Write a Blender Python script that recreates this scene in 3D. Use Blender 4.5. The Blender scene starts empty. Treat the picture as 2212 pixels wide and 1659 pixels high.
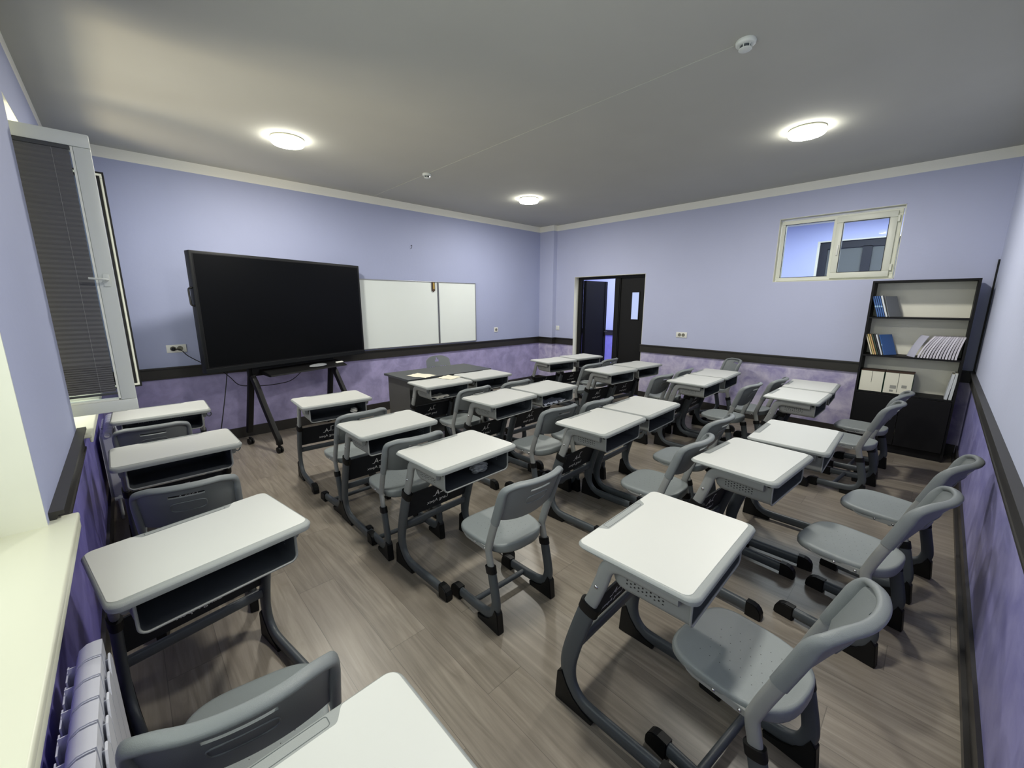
import bpy, bmesh, math, random
from mathutils import Vector, Matrix
random.seed(7)
C = bpy.context.scene.collection
PI = math.pi
# ------------------------------------------------------------------ room size (metres)
W, D, H = 6.452, 5.908, 3.014
FZ, DT, DB, BB = 2.914, 0.916, 0.793, 0.125

# ------------------------------------------------------------------ materials
def lin(c):
    return tuple(((v/255)/12.92 if v/255 <= .04045 else ((v/255+.055)/1.055)**2.4) for v in c)
def mat(name, rgb, rough=.5, metal=0, spec=.5, bump=0, bscale=200, var=0, vscale=6, emit=None, es=1, coat=0, trans=0):
    m = bpy.data.materials.new(name); m.use_nodes = True
    nt = m.node_tree; b = nt.nodes['Principled BSDF']; L = nt.links
    col = lin(rgb)+(1,)
    b.inputs['Base Color'].default_value = col
    b.inputs['Roughness'].default_value = rough
    b.inputs['Metallic'].default_value = metal
    b.inputs['Specular IOR Level'].default_value = spec
    b.inputs['Coat Weight'].default_value = coat
    b.inputs['Transmission Weight'].default_value = trans
    geo = nt.nodes.new('ShaderNodeNewGeometry')
    if var:
        n = nt.nodes.new('ShaderNodeTexNoise'); n.inputs['Scale'].default_value = vscale; n.inputs['Detail'].default_value = 4
        L.new(geo.outputs['Position'], n.inputs['Vector'])
        r = nt.nodes.new('ShaderNodeMapRange'); r.inputs[1].default_value = .3; r.inputs[2].default_value = .7
        r.inputs[3].default_value = 1-var; r.inputs[4].default_value = 1+var
        L.new(n.outputs['Fac'], r.inputs[0])
        mx = nt.nodes.new('ShaderNodeVectorMath'); mx.operation = 'SCALE'; mx.inputs[0].default_value = col[:3]
        L.new(r.outputs[0], mx.inputs['Scale']); L.new(mx.outputs[0], b.inputs['Base Color'])
    if bump:
        n = nt.nodes.new('ShaderNodeTexNoise'); n.inputs['Scale'].default_value = bscale; n.inputs['Detail'].default_value = 2
        tc = nt.nodes.new('ShaderNodeTexCoord'); L.new(tc.outputs['Object'], n.inputs['Vector'])
        bp = nt.nodes.new('ShaderNodeBump'); bp.inputs['Strength'].default_value = bump; bp.inputs['Distance'].default_value = .002
        L.new(n.outputs['Fac'], bp.inputs['Height']); L.new(bp.outputs['Normal'], b.inputs['Normal'])
    if emit:
        b.inputs['Emission Color'].default_value = lin(emit)+(1,); b.inputs['Emission Strength'].default_value = es
    return m

def N(nt, t, **k):
    n = nt.nodes.new(t)
    for a, v in k.items(): setattr(n, a, v)
    return n
def math_node(nt, op, a, b=None, c=None):
    n = N(nt, 'ShaderNodeMath', operation=op)
    for i, v in enumerate((a, b, c)):
        if v is None: continue
        if isinstance(v, (int, float)): n.inputs[i].default_value = v
        else: nt.links.new(v, n.inputs[i])
    return n.outputs[0]
def mix(nt, fac, a, b):
    n = N(nt, 'ShaderNodeMix', data_type='RGBA')
    for s, v in ((n.inputs[0], fac), (n.inputs[6], a), (n.inputs[7], b)):
        if isinstance(v, (tuple, list)): s.default_value = (*v, 1) if len(v) == 3 else v
        elif isinstance(v, (int, float)): s.default_value = v
        else: nt.links.new(v, s)
    return n.outputs[2]

def wall_material(name, low_a, low_b, up, low_rough=.38, mscale=5.0, frieze=(246,245,236)):
    m = bpy.data.materials.new(name); m.use_nodes = True
    nt = m.node_tree; b = nt.nodes['Principled BSDF']; L = nt.links
    g = N(nt, 'ShaderNodeNewGeometry'); s = N(nt, 'ShaderNodeSeparateXYZ'); L.new(g.outputs['Position'], s.inputs[0])
    z = s.outputs[2]
    n1 = N(nt, 'ShaderNodeTexNoise'); n1.inputs['Scale'].default_value = mscale; n1.inputs['Detail'].default_value = 6; n1.inputs['Roughness'].default_value = .62
    n1.inputs['Distortion'].default_value = .5
    L.new(g.outputs['Position'], n1.inputs['Vector'])
    r = N(nt, 'ShaderNodeMapRange'); r.inputs[1].default_value = .36; r.inputs[2].default_value = .64; L.new(n1.outputs['Fac'], r.inputs[0])
    low = mix(nt, r.outputs[0], lin(low_a), lin(low_b))
    n2 = N(nt, 'ShaderNodeTexNoise'); n2.inputs['Scale'].default_value = 1.6; n2.inputs['Detail'].default_value = 3
    L.new(g.outputs['Position'], n2.inputs['Vector'])
    u1 = lin(up); u2 = tuple(c*.93 for c in u1)
    upc = mix(nt, n2.outputs['Fac'], u1, u2)
    isup = math_node(nt, 'GREATER_THAN', z, .85)
    isfr = math_node(nt, 'GREATER_THAN', z, FZ)
    c = mix(nt, isup, low, upc); c = mix(nt, isfr, c, lin(frieze))
    L.new(c, b.inputs['Base Color'])
    rr = N(nt, 'ShaderNodeMapRange'); rr.inputs[3].default_value = low_rough; rr.inputs[4].default_value = .62; L.new(isup, rr.inputs[0])
    L.new(rr.outputs[0], b.inputs['Roughness'])
    n3 = N(nt, 'ShaderNodeTexNoise'); n3.inputs['Scale'].default_value = 25; n3.inputs['Detail'].default_value = 5
    L.new(g.outputs['Position'], n3.inputs['Vector'])
    bp = N(nt, 'ShaderNodeBump'); bp.inputs['Strength'].default_value = .12; bp.inputs['Distance'].default_value = .01
    L.new(n3.outputs['Fac'], bp.inputs['Height']); L.new(bp.outputs['Normal'], b.inputs['Normal'])
    return m
UP = (173,180,212)
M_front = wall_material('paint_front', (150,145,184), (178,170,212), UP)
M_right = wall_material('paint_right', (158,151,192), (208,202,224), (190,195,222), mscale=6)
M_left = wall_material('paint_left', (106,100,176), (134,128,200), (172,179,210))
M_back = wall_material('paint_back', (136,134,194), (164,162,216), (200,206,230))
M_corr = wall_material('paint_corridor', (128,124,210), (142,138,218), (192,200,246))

def floor_material():
    m = bpy.data.materials.new('laminate'); m.use_nodes = True
    nt = m.node_tree; b = nt.nodes['Principled BSDF']; L = nt.links
    g = N(nt, 'ShaderNodeNewGeometry'); s = N(nt, 'ShaderNodeSeparateXYZ'); L.new(g.outputs['Position'], s.inputs[0])
    X, Y = s.outputs[0], s.outputs[1]
    pw, pl = .192, 1.28
    col = math_node(nt, 'FLOOR', math_node(nt, 'DIVIDE', X, pw))
    wn = N(nt, 'ShaderNodeTexWhiteNoise', noise_dimensions='1D'); L.new(col, wn.inputs['W'])
    yo = math_node(nt, 'ADD', Y, math_node(nt, 'MULTIPLY', wn.outputs['Value'], pl))
    row = math_node(nt, 'FLOOR', math_node(nt, 'DIVIDE', yo, pl))
    cmb = N(nt, 'ShaderNodeCombineXYZ'); L.new(col, cmb.inputs[0]); L.new(row, cmb.inputs[1])
    w2 = N(nt, 'ShaderNodeTexWhiteNoise', noise_dimensions='2D'); L.new(cmb.outputs[0], w2.inputs['Vector'])
    # grain: noise stretched along the planks, shifted per plank
    gx = math_node(nt, 'MULTIPLY', X, 26.); gy = math_node(nt, 'MULTIPLY', Y, 1.5)
    gz = math_node(nt, 'MULTIPLY', w2.outputs['Value'], 37.)
    c2 = N(nt, 'ShaderNodeCombineXYZ'); L.new(gx, c2.inputs[0]); L.new(gy, c2.inputs[1]); L.new(gz, c2.inputs[2])
    n1 = N(nt, 'ShaderNodeTexNoise'); n1.inputs['Scale'].default_value = 1.; n1.inputs['Detail'].default_value = 6; n1.inputs['Roughness'].default_value = .6; n1.inputs['Distortion'].default_value = 1.2
    L.new(c2.outputs[0], n1.inputs['Vector'])
    c3 = N(nt, 'ShaderNodeCombineXYZ'); L.new(math_node(nt, 'MULTIPLY', X, 4.), c3.inputs[0]); L.new(math_node(nt, 'MULTIPLY', Y, 1.1), c3.inputs[1]); L.new(gz, c3.inputs[2])
    n2 = N(nt, 'ShaderNodeTexNoise'); n2.inputs['Scale'].default_value = 1.; n2.inputs['Detail'].default_value = 3; L.new(c3.outputs[0], n2.inputs['Vector'])
    r1 = N(nt, 'ShaderNodeMapRange'); r1.inputs[1].default_value = .32; r1.inputs[2].default_value = .68; L.new(n1.outputs['Fac'], r1.inputs[0])
    base = mix(nt, r1.outputs[0], lin((112,104,93)), lin((150,142,129)))
    r2 = N(nt, 'ShaderNodeMapRange'); r2.inputs[1].default_value = .35; r2.inputs[2].default_value = .7; r2.inputs[4].default_value = .65; L.new(n2.outputs['Fac'], r2.inputs[0])
    base = mix(nt, r2.outputs[0], base, lin((130,121,109)))
    r3 = N(nt, 'ShaderNodeMapRange'); r3.inputs[3].default_value = .86; r3.inputs[4].default_value = 1.12; L.new(w2.outputs['Value'], r3.inputs[0])
    sc = N(nt, 'ShaderNodeVectorMath', operation='SCALE'); L.new(base, sc.inputs[0]); L.new(r3.outputs[0], sc.inputs['Scale'])
    fx = math_node(nt, 'FRACT', math_node(nt, 'DIVIDE', X, pw)); fy = math_node(nt, 'FRACT', math_node(nt, 'DIVIDE', yo, pl))
    seam = math_node(nt, 'MAXIMUM', math_node(nt, 'LESS_THAN', fx, .012), math_node(nt, 'LESS_THAN', fy, .0022))
    c = mix(nt, math_node(nt, 'MULTIPLY', seam, .45), sc.outputs[0], lin((50,45,42)))
    L.new(c, b.inputs['Base Color'])
    b.inputs['Roughness'].default_value = .34; b.inputs['Specular IOR Level'].default_value = .45
    bp = N(nt, 'ShaderNodeBump'); bp.inputs['Strength'].default_value = .08; bp.inputs['Distance'].default_value = .003
    L.new(n1.outputs['Fac'], bp.inputs['Height']); L.new(bp.outputs['Normal'], b.inputs['Normal'])
    return m
M_floor = floor_material()
M_ceil = mat('ceiling_paint', (186,186,178), .9, bump=.05, bscale=60, var=.02, vscale=2)
M_reveal = mat('plaster_cream', (224,224,208), .7, var=.02)
M_sill = mat('sill_pvc', (216,217,197), .35)
M_pvc = mat('white_pvc', (222,226,220), .35)
M_pvc2 = mat('white_pvc_warm', (222,224,210), .4)
M_rail = mat('dado_rail', (42,40,36), .45, var=.05, vscale=8)
M_raildark = mat('dado_rail_dark', (34,31,29), .5)
M_base = mat('baseboard_dark', (48,46,44), .4)
M_black = mat('black_paint', (16,16,18), .5, spec=.3)
M_doorblack = mat('door_black', (22,22,22), .6, spec=.25)
M_screen = mat('screen_glass', (5,6,8), .30, spec=.16)
M_tvframe = mat('tv_frame', (20,22,24), .45, spec=.25)
M_blackmetal = mat('black_metal', (14,14,15), .45, spec=.3)
M_rubber = mat('black_rubber', (9,10,11), .5, spec=.35, bump=.1)
M_alu = mat('aluminium', (170,172,172), .3, metal=.8)
M_wboard = mat('whiteboard', (232,238,234), .18, spec=.4)
M_socket = mat('socket_white', (230,230,222), .35)
M_laminate = mat('desk_white', (196,197,192), .42)
M_plas = mat('rim_grey', (144,148,146), .5, bump=.25, bscale=600)
M_tray = mat('tray_grey', (128,137,134), .5)
M_traylip = mat('tray_lip', (92,98,98), .5)
M_chair = mat('chair_plastic', (118,123,124), .42, bump=.3, bscale=700)
M_tube = mat('tube_light', (140,142,140), .4, bump=.1, bscale=600)
M_slate = mat('tube_slate', (74,80,84), .42, bump=.2, bscale=500)
M_panel = mat('panel_dark', (34,37,42), .6, spec=.25)
M_logo = mat('logo_light', (235,236,236), .5)
M_bolt = mat('chrome', (205,205,205), .2, metal=1)
M_blind = mat('blind_grey', (104,104,106), .8)
M_cord = mat('cord_white', (180,180,178), .6)
M_rad = mat('radiator_white', (214,216,224), .3)
M_paper = mat('paper', (232,228,206), .8)
M_lampbase = mat('lamp_base', (200,200,180), .5)
M_lampemit = mat('lamp_diffuser', (255,255,250), .5, emit=(255,253,240), es=20.)
M_deskgrey = mat('teacher_desk', (62,65,67), .45)
M_deskside = mat('teacher_desk_side', (74,74,72), .5)
M_shelfback = mat('shelf_back', (242,240,224), .6)
M_shelfdark = mat('shelf_dark', (20,20,22), .6, spec=.2)

def dots_material(name, rgb, kind):
    """plastic or wood part with small round holes drawn as its surface pattern"""
    m = mat(name, rgb, .5)
    nt = m.node_tree; b = nt.nodes['Principled BSDF']; L = nt.links
    tc = N(nt, 'ShaderNodeTexCoord'); s = N(nt, 'ShaderNodeSeparateXYZ'); L.new(tc.outputs['Object'], s.inputs[0])
    X, Y, Z = s.outputs
    def between(v, a, c_): return math_node(nt, 'MULTIPLY', math_node(nt, 'GREATER_THAN', v, a), math_node(nt, 'LESS_THAN', v, c_))
    def grid(u, v, p, rad, stag=True):
        gu = math_node(nt, 'DIVIDE', u, p); gv = math_node(nt, 'DIVIDE', v, p*.93)
        if stag:
            odd = math_node(nt, 'MODULO', math_node(nt, 'ADD', math_node(nt, 'FLOOR', gu), 100.), 2.)
            gv = math_node(nt, 'ADD', gv, math_node(nt, 'MULTIPLY', odd, .5))
        du = math_node(nt, 'SUBTRACT', math_node(nt, 'FRACT', gu), .5); dv = math_node(nt, 'SUBTRACT', math_node(nt, 'FRACT', gv), .5)
        d = math_node(nt, 'ADD', math_node(nt, 'MULTIPLY', du, du), math_node(nt, 'MULTIPLY', dv, dv))
        return math_node(nt, 'LESS_THAN', d, rad*rad)
    if kind.startswith('basket'):
        side = math_node(nt, 'GREATER_THAN', math_node(nt, 'ABSOLUTE', X), .222)
        a = math_node(nt, 'MULTIPLY', grid(Y, Z, .0142, .24), math_node(nt, 'MULTIPLY', between(Y, -.098, .044), between(Z, .646, .722)))
        a = math_node(nt, 'MULTIPLY', a, side)
        fr = math_node(nt, 'GREATER_THAN', Y, .082)
        c_ = math_node(nt, 'MULTIPLY', grid(X, Z, .0142, .21), math_node(nt, 'MULTIPLY', between(math_node(nt, 'ABSOLUTE', X), .025, .16), between(Z, .655, .712)))
        c_ = math_node(nt, 'MULTIPLY', c_, fr)
        k = math_node(nt, 'MAXIMUM', a, c_)
    else:
        k = math_node(nt, 'MULTIPLY', grid(X, Y, .036, .045), math_node(nt, 'MULTIPLY', between(X, -.11, .11), between(Y, -.11, .11)))
    L.new(mix(nt, k, lin(rgb), lin((18,18,20) if kind != 'basket_in' else (150,155,165))), b.inputs['Base Color'])  # inner side: holes painted pale, as light coming through them
    if kind == 'seat':
        n = N(nt, 'ShaderNodeTexNoise'); n.inputs['Scale'].default_value = 700; L.new(tc.outputs['Object'], n.inputs['Vector'])
        bp = N(nt, 'ShaderNodeBump'); bp.inputs['Strength'].default_value = .3; bp.inputs['Distance'].default_value = .002
        L.new(n.outputs['Fac'], bp.inputs['Height']); L.new(bp.outputs['Normal'], b.inputs['Normal']); b.inputs['Roughness'].default_value = .42
    return m
M_basket = dots_material('basket_plastic', (130,132,130), 'basket')
M_basket_shade = dots_material('basket_inside_shade', (64,68,74), 'basket_in')  # darker copy for the inner faces: basket shade put into the colour
M_seat = dots_material('seat_plastic', (128,134,134), 'seat')
def glass(name, tint=(235,240,240), rough=.0, refl=.12):
    m = bpy.data.materials.new(name); m.use_nodes = True; nt = m.node_tree
    for n in list(nt.nodes): nt.nodes.remove(n)
    o = N(nt, 'ShaderNodeOutputMaterial'); t = N(nt, 'ShaderNodeBsdfTransparent'); t.inputs[0].default_value = (*lin(tint), 1)
    g = N(nt, 'ShaderNodeBsdfGlossy'); g.inputs['Roughness'].default_value = .02
    mx = N(nt, 'ShaderNodeMixShader'); fr = N(nt, 'ShaderNodeFresnel'); fr.inputs[0].default_value = 1.08
    nt.links.new(fr.outputs[0], mx.inputs[0]); nt.links.new(t.outputs[0], mx.inputs[1]); nt.links.new(g.outputs[0], mx.inputs[2]); nt.links.new(mx.outputs[0], o.inputs[0])
    return m
M_glass = glass('clear_glass')
M_darkglass = mat('dim_glass', (104,108,110), .3, spec=.15)
M_clearplastic = mat('clear_plastic', (200,205,210), .25, trans=.6)

# ------------------------------------------------------------------ mesh helpers
def link(name, data, m=None, parent=None):
    o = bpy.data.objects.new(name, data); C.objects.link(o)
    if m is not None and data is not None and len(data.materials) == 0: data.materials.append(m)
    if parent is not None: o.parent = parent
    return o
def done(bm, name, m, smooth=None):
    bmesh.ops.recalc_face_normals(bm, faces=bm.faces)
    me = bpy.data.meshes.new(name); bm.to_mesh(me); bm.free()
    me.materials.append(m)
    if smooth is not None:
        for p in me.polygons: p.use_smooth = True
        me.set_sharp_from_angle(angle=math.radians(smooth))
    return me
def box(bm, x0, x1, y0, y1, z0, z1, bev=0, seg=2):
    r = bmesh.ops.create_cube(bm, size=1)
    vs = r['verts']
    for v in vs:
        v.co = Vector((x0+(v.co.x+.5)*(x1-x0), y0+(v.co.y+.5)*(y1-y0), z0+(v.co.z+.5)*(z1-z0)))
    if bev:
        es = list({e for v in vs for e in v.link_edges})
        bmesh.ops.bevel(bm, geom=es, offset=bev, segments=seg, affect='EDGES', profile=.5)
def boxes(name, m, lst, bev=0, smooth=None):
    bm = bmesh.new()
    for b in lst: box(bm, *b, bev=bev)
    return done(bm, name, m, smooth)
def catmull(pts, n=6, closed=False):
    P = [Vector(p) for p in pts]; out = []
    for i in range(len(P)-1):
        p0 = P[i-1] if i > 0 else P[0]*2-P[1]; p1 = P[i]; p2 = P[i+1]; p3 = P[i+2] if i+2 < len(P) else P[-1]*2-P[-2]
        for k in range(n):
            t = k/n
            out.append(.5*((2*p1)+(-p0+p2)*t+(2*p0-5*p1+4*p2-p3)*t*t+(-p0+3*p1-3*p2+p3)*t**3))
    out.append(P[-1]); return out
def sweep(bm, path, ra, rb, ref, seg=12, power=2., cap=True):
    """tube along path; ra = half size across the path inside the plane whose normal is ref, rb = half size along ref"""
    n = len(path); rings = []
    for i, p in enumerate(path):
        t = (path[min(i+1, n-1)]-path[max(i-1, 0)]).normalized()
        r = Vector(ref(i/(n-1)) if callable(ref) else ref)
        b = (r-t*r.dot(t)).normalized(); a = t.cross(b)
        A = ra(i/(n-1)) if callable(ra) else ra; B = rb(i/(n-1)) if callable(rb) else rb
        ring = []
        for k in range(seg):
            th = 2*PI*k/seg; c, s = math.cos(th), math.sin(th)
            cc = math.copysign(abs(c)**(2/power), c); ss = math.copysign(abs(s)**(2/power), s)
            ring.append(bm.verts.new(p+a*(A*cc)+b*(B*ss)))
        rings.append(ring)
    for i in range(n-1):
        for k in range(seg):
            bm.faces.new((rings[i][k], rings[i][(k+1) % seg], rings[i+1][(k+1) % seg], rings[i+1][k]))
    if cap:
        bm.faces.new(rings[0][::-1]); bm.faces.new(rings[-1])
def yz(x, pts): return [Vector((x, p[0], p[1])) for p in pts]
def prism(bm, poly, axis, a, b, bev=0):
    """polygon extruded along an axis: poly points are the two other coordinates in xyz order"""
    def mk(p, t):
        q = list(p); q.insert(axis, t); return bm.verts.new(q)
    A = [mk(p, a) for p in poly]; B = [mk(p, b) for p in poly]; n = len(poly)
    fs = [bm.faces.new(A[::-1]), bm.faces.new(B)]
    for i in range(n): fs.append(bm.faces.new((A[i], A[(i+1) % n], B[(i+1) % n], B[i])))
    if bev:
        bmesh.ops.recalc_face_normals(bm, faces=fs)
        es = list({e for f in fs[:2] for e in f.edges})
        bmesh.ops.bevel(bm, geom=es, offset=bev, segments=2, affect='EDGES')
def rrect(x0, x1, y0, y1, r, n=6):
    out = []
    for cx, cy, a0 in ((x1-r, y1-r, 0), (x0+r, y1-r, PI/2), (x0+r, y0+r, PI), (x1-r, y0+r, 1.5*PI)):
        for k in range(n+1):
            a = a0+PI/2*k/n; out.append((cx+r*math.cos(a), cy+r*math.sin(a)))
    return out
def loft(bm, loops, cap=True):
    R = [[bm.verts.new(p) for p in lp] for lp in loops]; n = len(R[0])
    for i in range(len(R)-1):
        for k in range(n): bm.faces.new((R[i][k], R[i][(k+1) % n], R[i+1][(k+1) % n], R[i+1][k]))
    if cap:
        bm.faces.new(R[0][::-1]); bm.faces.new(R[-1])
def lathe(bm, prof, cx, cy, seg=32, z0=0):
    R = []
    for r, z in prof:
        R.append([bm.verts.new((cx+r*math.cos(2*PI*k/seg), cy+r*math.sin(2*PI*k/seg), z0+z)) for k in range(seg)] if r > 1e-6 else [bm.verts.new((cx, cy, z0+z))])
    for i in range(len(R)-1):
        a, b = R[i], R[i+1]
        for k in range(seg):
            k2 = (k+1) % seg
            if len(a) == 1: bm.faces.new((a[0], b[k2], b[k]))
            elif len(b) == 1: bm.faces.new((a[k], a[k2], b[0]))
            else: bm.faces.new((a[k], a[k2], b[k2], b[k]))
def curve_tube(name, pts, r, m, parent=None, n=8):
    bm = bmesh.new(); P = catmull(pts, n)
    d = (P[-1]-P[0]).normalized(); ref = Vector((0, 0, 1)) if abs(d.z) < .8 else Vector((1, 0, 0))
    sweep(bm, P, r, r, ref, seg=8)
    return link(name, done(bm, name, m, 60), None, parent)

def root(name, label, cat, loc=(0, 0, 0), rz=0, group=None, kind=None):
    o = bpy.data.objects.new(name, None); C.objects.link(o)
    o.location = loc; o.rotation_euler = (0, 0, rz); o.empty_display_size = .1
    if label: o['label'] = label
    if cat: o['category'] = cat
    if group: o['group'] = group
    if kind: o['kind'] = kind
    return o
def tag(o, label, cat, group=None, kind=None):
    o['label'] = label; o['category'] = cat
    if group: o['group'] = group
    if kind: o['kind'] = kind
    return o
def struct(name, me, label, cat, parent=None):
    o = link(name, me, None, parent)
    if parent is None: o['kind'] = 'structure'; o['label'] = label; o['category'] = cat
    return o
def tree(spec, parent):
    """spec: list of (name, mesh, children)"""
    for name, me, kids in spec:
        o = link(name, me, None, parent); tree(kids, o)

# ------------------------------------------------------------------ room shell
T = .30
struct('floor', boxes('floor', M_floor, [(-.3, W+3.2, -.3, D+.3, -.1, 0)]), 'grey-brown wood-look laminate floor', 'floor')
struct('ceiling', boxes('ceiling', M_ceil, [(-.3, W+3.2, -.3, D+.3, H, H+.1)]), 'plain painted grey-white ceiling', 'ceiling')
struct('wall_front', boxes('wall_front', M_front, [(-.3, W+T, D, D+.2, 0, H)]), 'lilac front wall with purple lower half behind the screen', 'wall')
struct('wall_back', boxes('wall_back', M_back, [(-.3, W+T, -.2, 0, 0, H)]), 'lilac and purple rear wall at right edge of photo', 'wall')
def wall_x(name, x0, x1, ops, m, label, ymin=0., ymax=D):
    ys = sorted({ymin, ymax, *[v for o in ops for v in o[:2]]}); L = []
    for a, b in zip(ys, ys[1:]):
        mid = (a+b)/2; holes = sorted([o[2:] for o in ops if o[0] < mid < o[1]]); z = 0
        for h0, h1 in holes:
            if h0 > z: L.append((x0, x1, a, b, z, h0))
            z = h1
        if z < H: L.append((x0, x1, a, b, z, H))
    return struct(name, boxes(name, m, L), label, 'wall')
WIN1 = (.42, 2.20, .86, 2.56); WIN2 = (3.47, 5.22, .86, 2.56)
DOOR = (3.69, 5.12, 0., 2.055); WIN3 = (.735, 1.895, 1.855, 2.625)
wall_x('wall_left', -T, 0, [WIN1, WIN2], M_left, 'lilac window wall with purple lower half')
wall_x('wall_right', W, W+.22, [DOOR, WIN3], M_right, 'lilac door wall with mottled purple lower half')
bm = bmesh.new(); box(bm, 6.35, W+.01, 5.56, D+.01, 0, H)
struct('wall_corner', done(bm, 'pillar', M_right), 'shallow lilac pillar in the far corner', 'pillar')

# cream window / door reveals
def reveal(name, x0, x1, o, sides, label, m=M_reveal, t=.006):
    y0, y1, z0, z1 = o; L = []
    if 'n' in sides: L.append((x0, x1, y0, y0+t, z0, z1))
    if 'f' in sides: L.append((x0, x1, y1-t, y1, z0, z1))
    if 't' in sides: L.append((x0, x1, y0, y1, z1-t, z1))
    if 'b' in sides: L.append((x0, x1, y0, y1, z0, z0+t))
    return struct(name, boxes(name, m, L), label, 'window reveal')
reveal('trim_1', -T, -.0005, WIN1, 'nft', 'cream plastered reveal of the near window')
reveal('trim_2', -T, -.0005, WIN2, 'nft', 'cream plastered reveal of the far window')
reveal('trim_3', W+.0005, W+.22, DOOR, 'nft', 'cream plastered reveal around the black door')
reveal('trim_4', W+.0005, W+.22, WIN3, 'nftb', 'cream reveal of the small high window')

# dado rails
def rail_prof(s=1):
    return [(0, DB), (s*.022, DB), (s*.022, DB+.012), (s*.017, DB+.013), (s*.017, DT-.022), (s*.021, DT-.021), (s*.021, DT-.014), (s*.036, DT-.013), (s*.036, DT), (0, DT)]
def rail_y(bm, x, s, y0, y1): prism(bm, [(x+s*a, z) for a, z in rail_prof()], 1, y0, y1)
def rail_x(bm, y, s, x0, x1): prism(bm, [(y+s*a, z) for a, z in rail_prof()], 0, x0, x1)
n = 5
def rail(fn, a, label):
    global n
    bm = bmesh.new(); fn(bm, *a)
    struct('trim_%d' % n, done(bm, 'rail', M_rail), label, 'dado rail'); n += 1
rail(rail_x, (D, -1, 0, 6.35), 'dark brown dado rail along the front wall')
rail(rail_y, (6.35, -1, 5.56, D), 'short dark dado rail on the corner pillar')
rail(rail_x, (5.56, -1, 6.33, W), 'narrow dark dado rail on the side of the corner pillar')
rail(rail_y, (W, -1, 5.12, 5.56), 'short dark dado rail between pillar and door')
rail(rail_y, (W, -1, 0, 3.705), 'dark brown dado rail along the door wall')
rail(rail_x, (0, 1, 0, W), 'dark brown dado rail along the rear wall')
rail(rail_y, (0, 1, 2.235, 3.50), 'dark brown dado rail on the pier between the windows')
rail(rail_y, (0, 1, 5.22, D), 'dark dado rail on the window wall near the front corner')
# baseboards
def bbd(name, b, label):
    bm = bmesh.new(); box(bm, *b); struct(name, done(bm, name, M_base), label, 'baseboard')
bbd('baseboard_front', (0, 6.35, D-.016, D, 0, BB), 'dark baseboard of the front wall')
bbd('baseboard_pillar', (6.334, 6.35, 5.56, D-.016, 0, BB), 'dark baseboard of the corner pillar')
bbd('baseboard_corner', (W-.016, W, 5.12, 5.56, 0, BB), 'dark baseboard between pillar and door')
bbd('baseboard_right', (W-.016, W, .02, 3.69, 0, BB), 'dark baseboard of the door wall')
bbd('baseboard_left', (0, .016, 0, D, 0, BB), 'dark baseboard of the window wall')
bm = bmesh.new(); box(bm, 0, W-.02, 0, .014, 0, BB); box(bm, 0, W-.02, 0, .030, 0, .04)
struct('baseboard_back', done(bm, 'bb', M_base), 'dark stepped baseboard of the rear wall', 'baseboard')
# ceiling wire moulding and thin black corner strip
bm = bmesh.new(); box(bm, 2.966, 2.973, 1.33, 5.88, H-.004, H)
tag(link('ceiling_cable', done(bm, 'ceiling_cable', M_ceil)), 'thin painted-over cable running along the ceiling between detectors', 'cable')
bm = bmesh.new(); box(bm, W-.014, W, 0, .014, DT, 2.005)
tag(link('corner_strip', done(bm, 'corner_strip', M_black)), 'thin black vertical strip in the corner beside the bookcase', 'conduit')

# ------------------------------------------------------------------ windows
def frame_yz(bm, x0, x1, y0, y1, z0, z1, w, bev=.004):
    box(bm, x0, x1, y0, y1, z0, z0+w, bev); box(bm, x0, x1, y0, y1, z1-w, z1, bev)
    box(bm, x0, x1, y0, y0+w, z0+w, z1-w, bev); box(bm, x0, x1, y1-w, y1, z0+w, z1-w, bev)
def frame_xz(bm, x0, x1, y0, y1, z0, z1, w, bev=.004):
    box(bm, x0, x1, y0, y1, z0, z0+w, bev); box(bm, x0, x1, y0, y1, z1-w, z1, bev)
    box(bm, x0, x0+w, y0, y1, z0+w, z1-w, bev); box(bm, x1-w, x1, y0, y1, z0+w, z1-w, bev)
w1 = root('window_1', 'near white-framed window beside the camera with deep sill', 'window', kind='structure')
bm = bmesh.new(); frame_yz(bm, -.27, -.20, WIN1[0], WIN1[1], WIN1[2], WIN1[3]-.01, .07); box(bm, -.27, -.20, 1.27, 1.35, .93, 2.48); link('window_frame', done(bm, 'wf', M_pvc), None, w1)
link('pane', boxes('pane', M_glass, [(-.238, -.232, .49, 1.27, .93, 2.48), (-.238, -.232, 1.35, 2.13, .93, 2.48)]), None, w1)
bm = bmesh.new(); box(bm, -.20, .066, .30, 2.262, .862, .888, .006, 3); box(bm, .052, .064, .302, 2.26, .832, .864, .004)
link('window_sill', done(bm, 'sill', M_sill, 40), None, w1)
w2 = root('window_2', 'far white-framed window with two sashes opened inward', 'window', kind='structure')
bm = bmesh.new(); frame_yz(bm, -.27, -.20, WIN2[0], WIN2[1], WIN2[2]+.03, WIN2[3]-.01, .06); link('window_frame', done(bm, 'wf', M_pvc), None, w2)
bm = bmesh.new(); box(bm, -.20, .058, 3.44, 5.25, .862, .884, .006, 3); box(bm, .044, .056, 3.442, 5.248, .836, .864, .004)
link('window_sill', done(bm, 'sill', M_sill, 40), None, w2)
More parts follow.
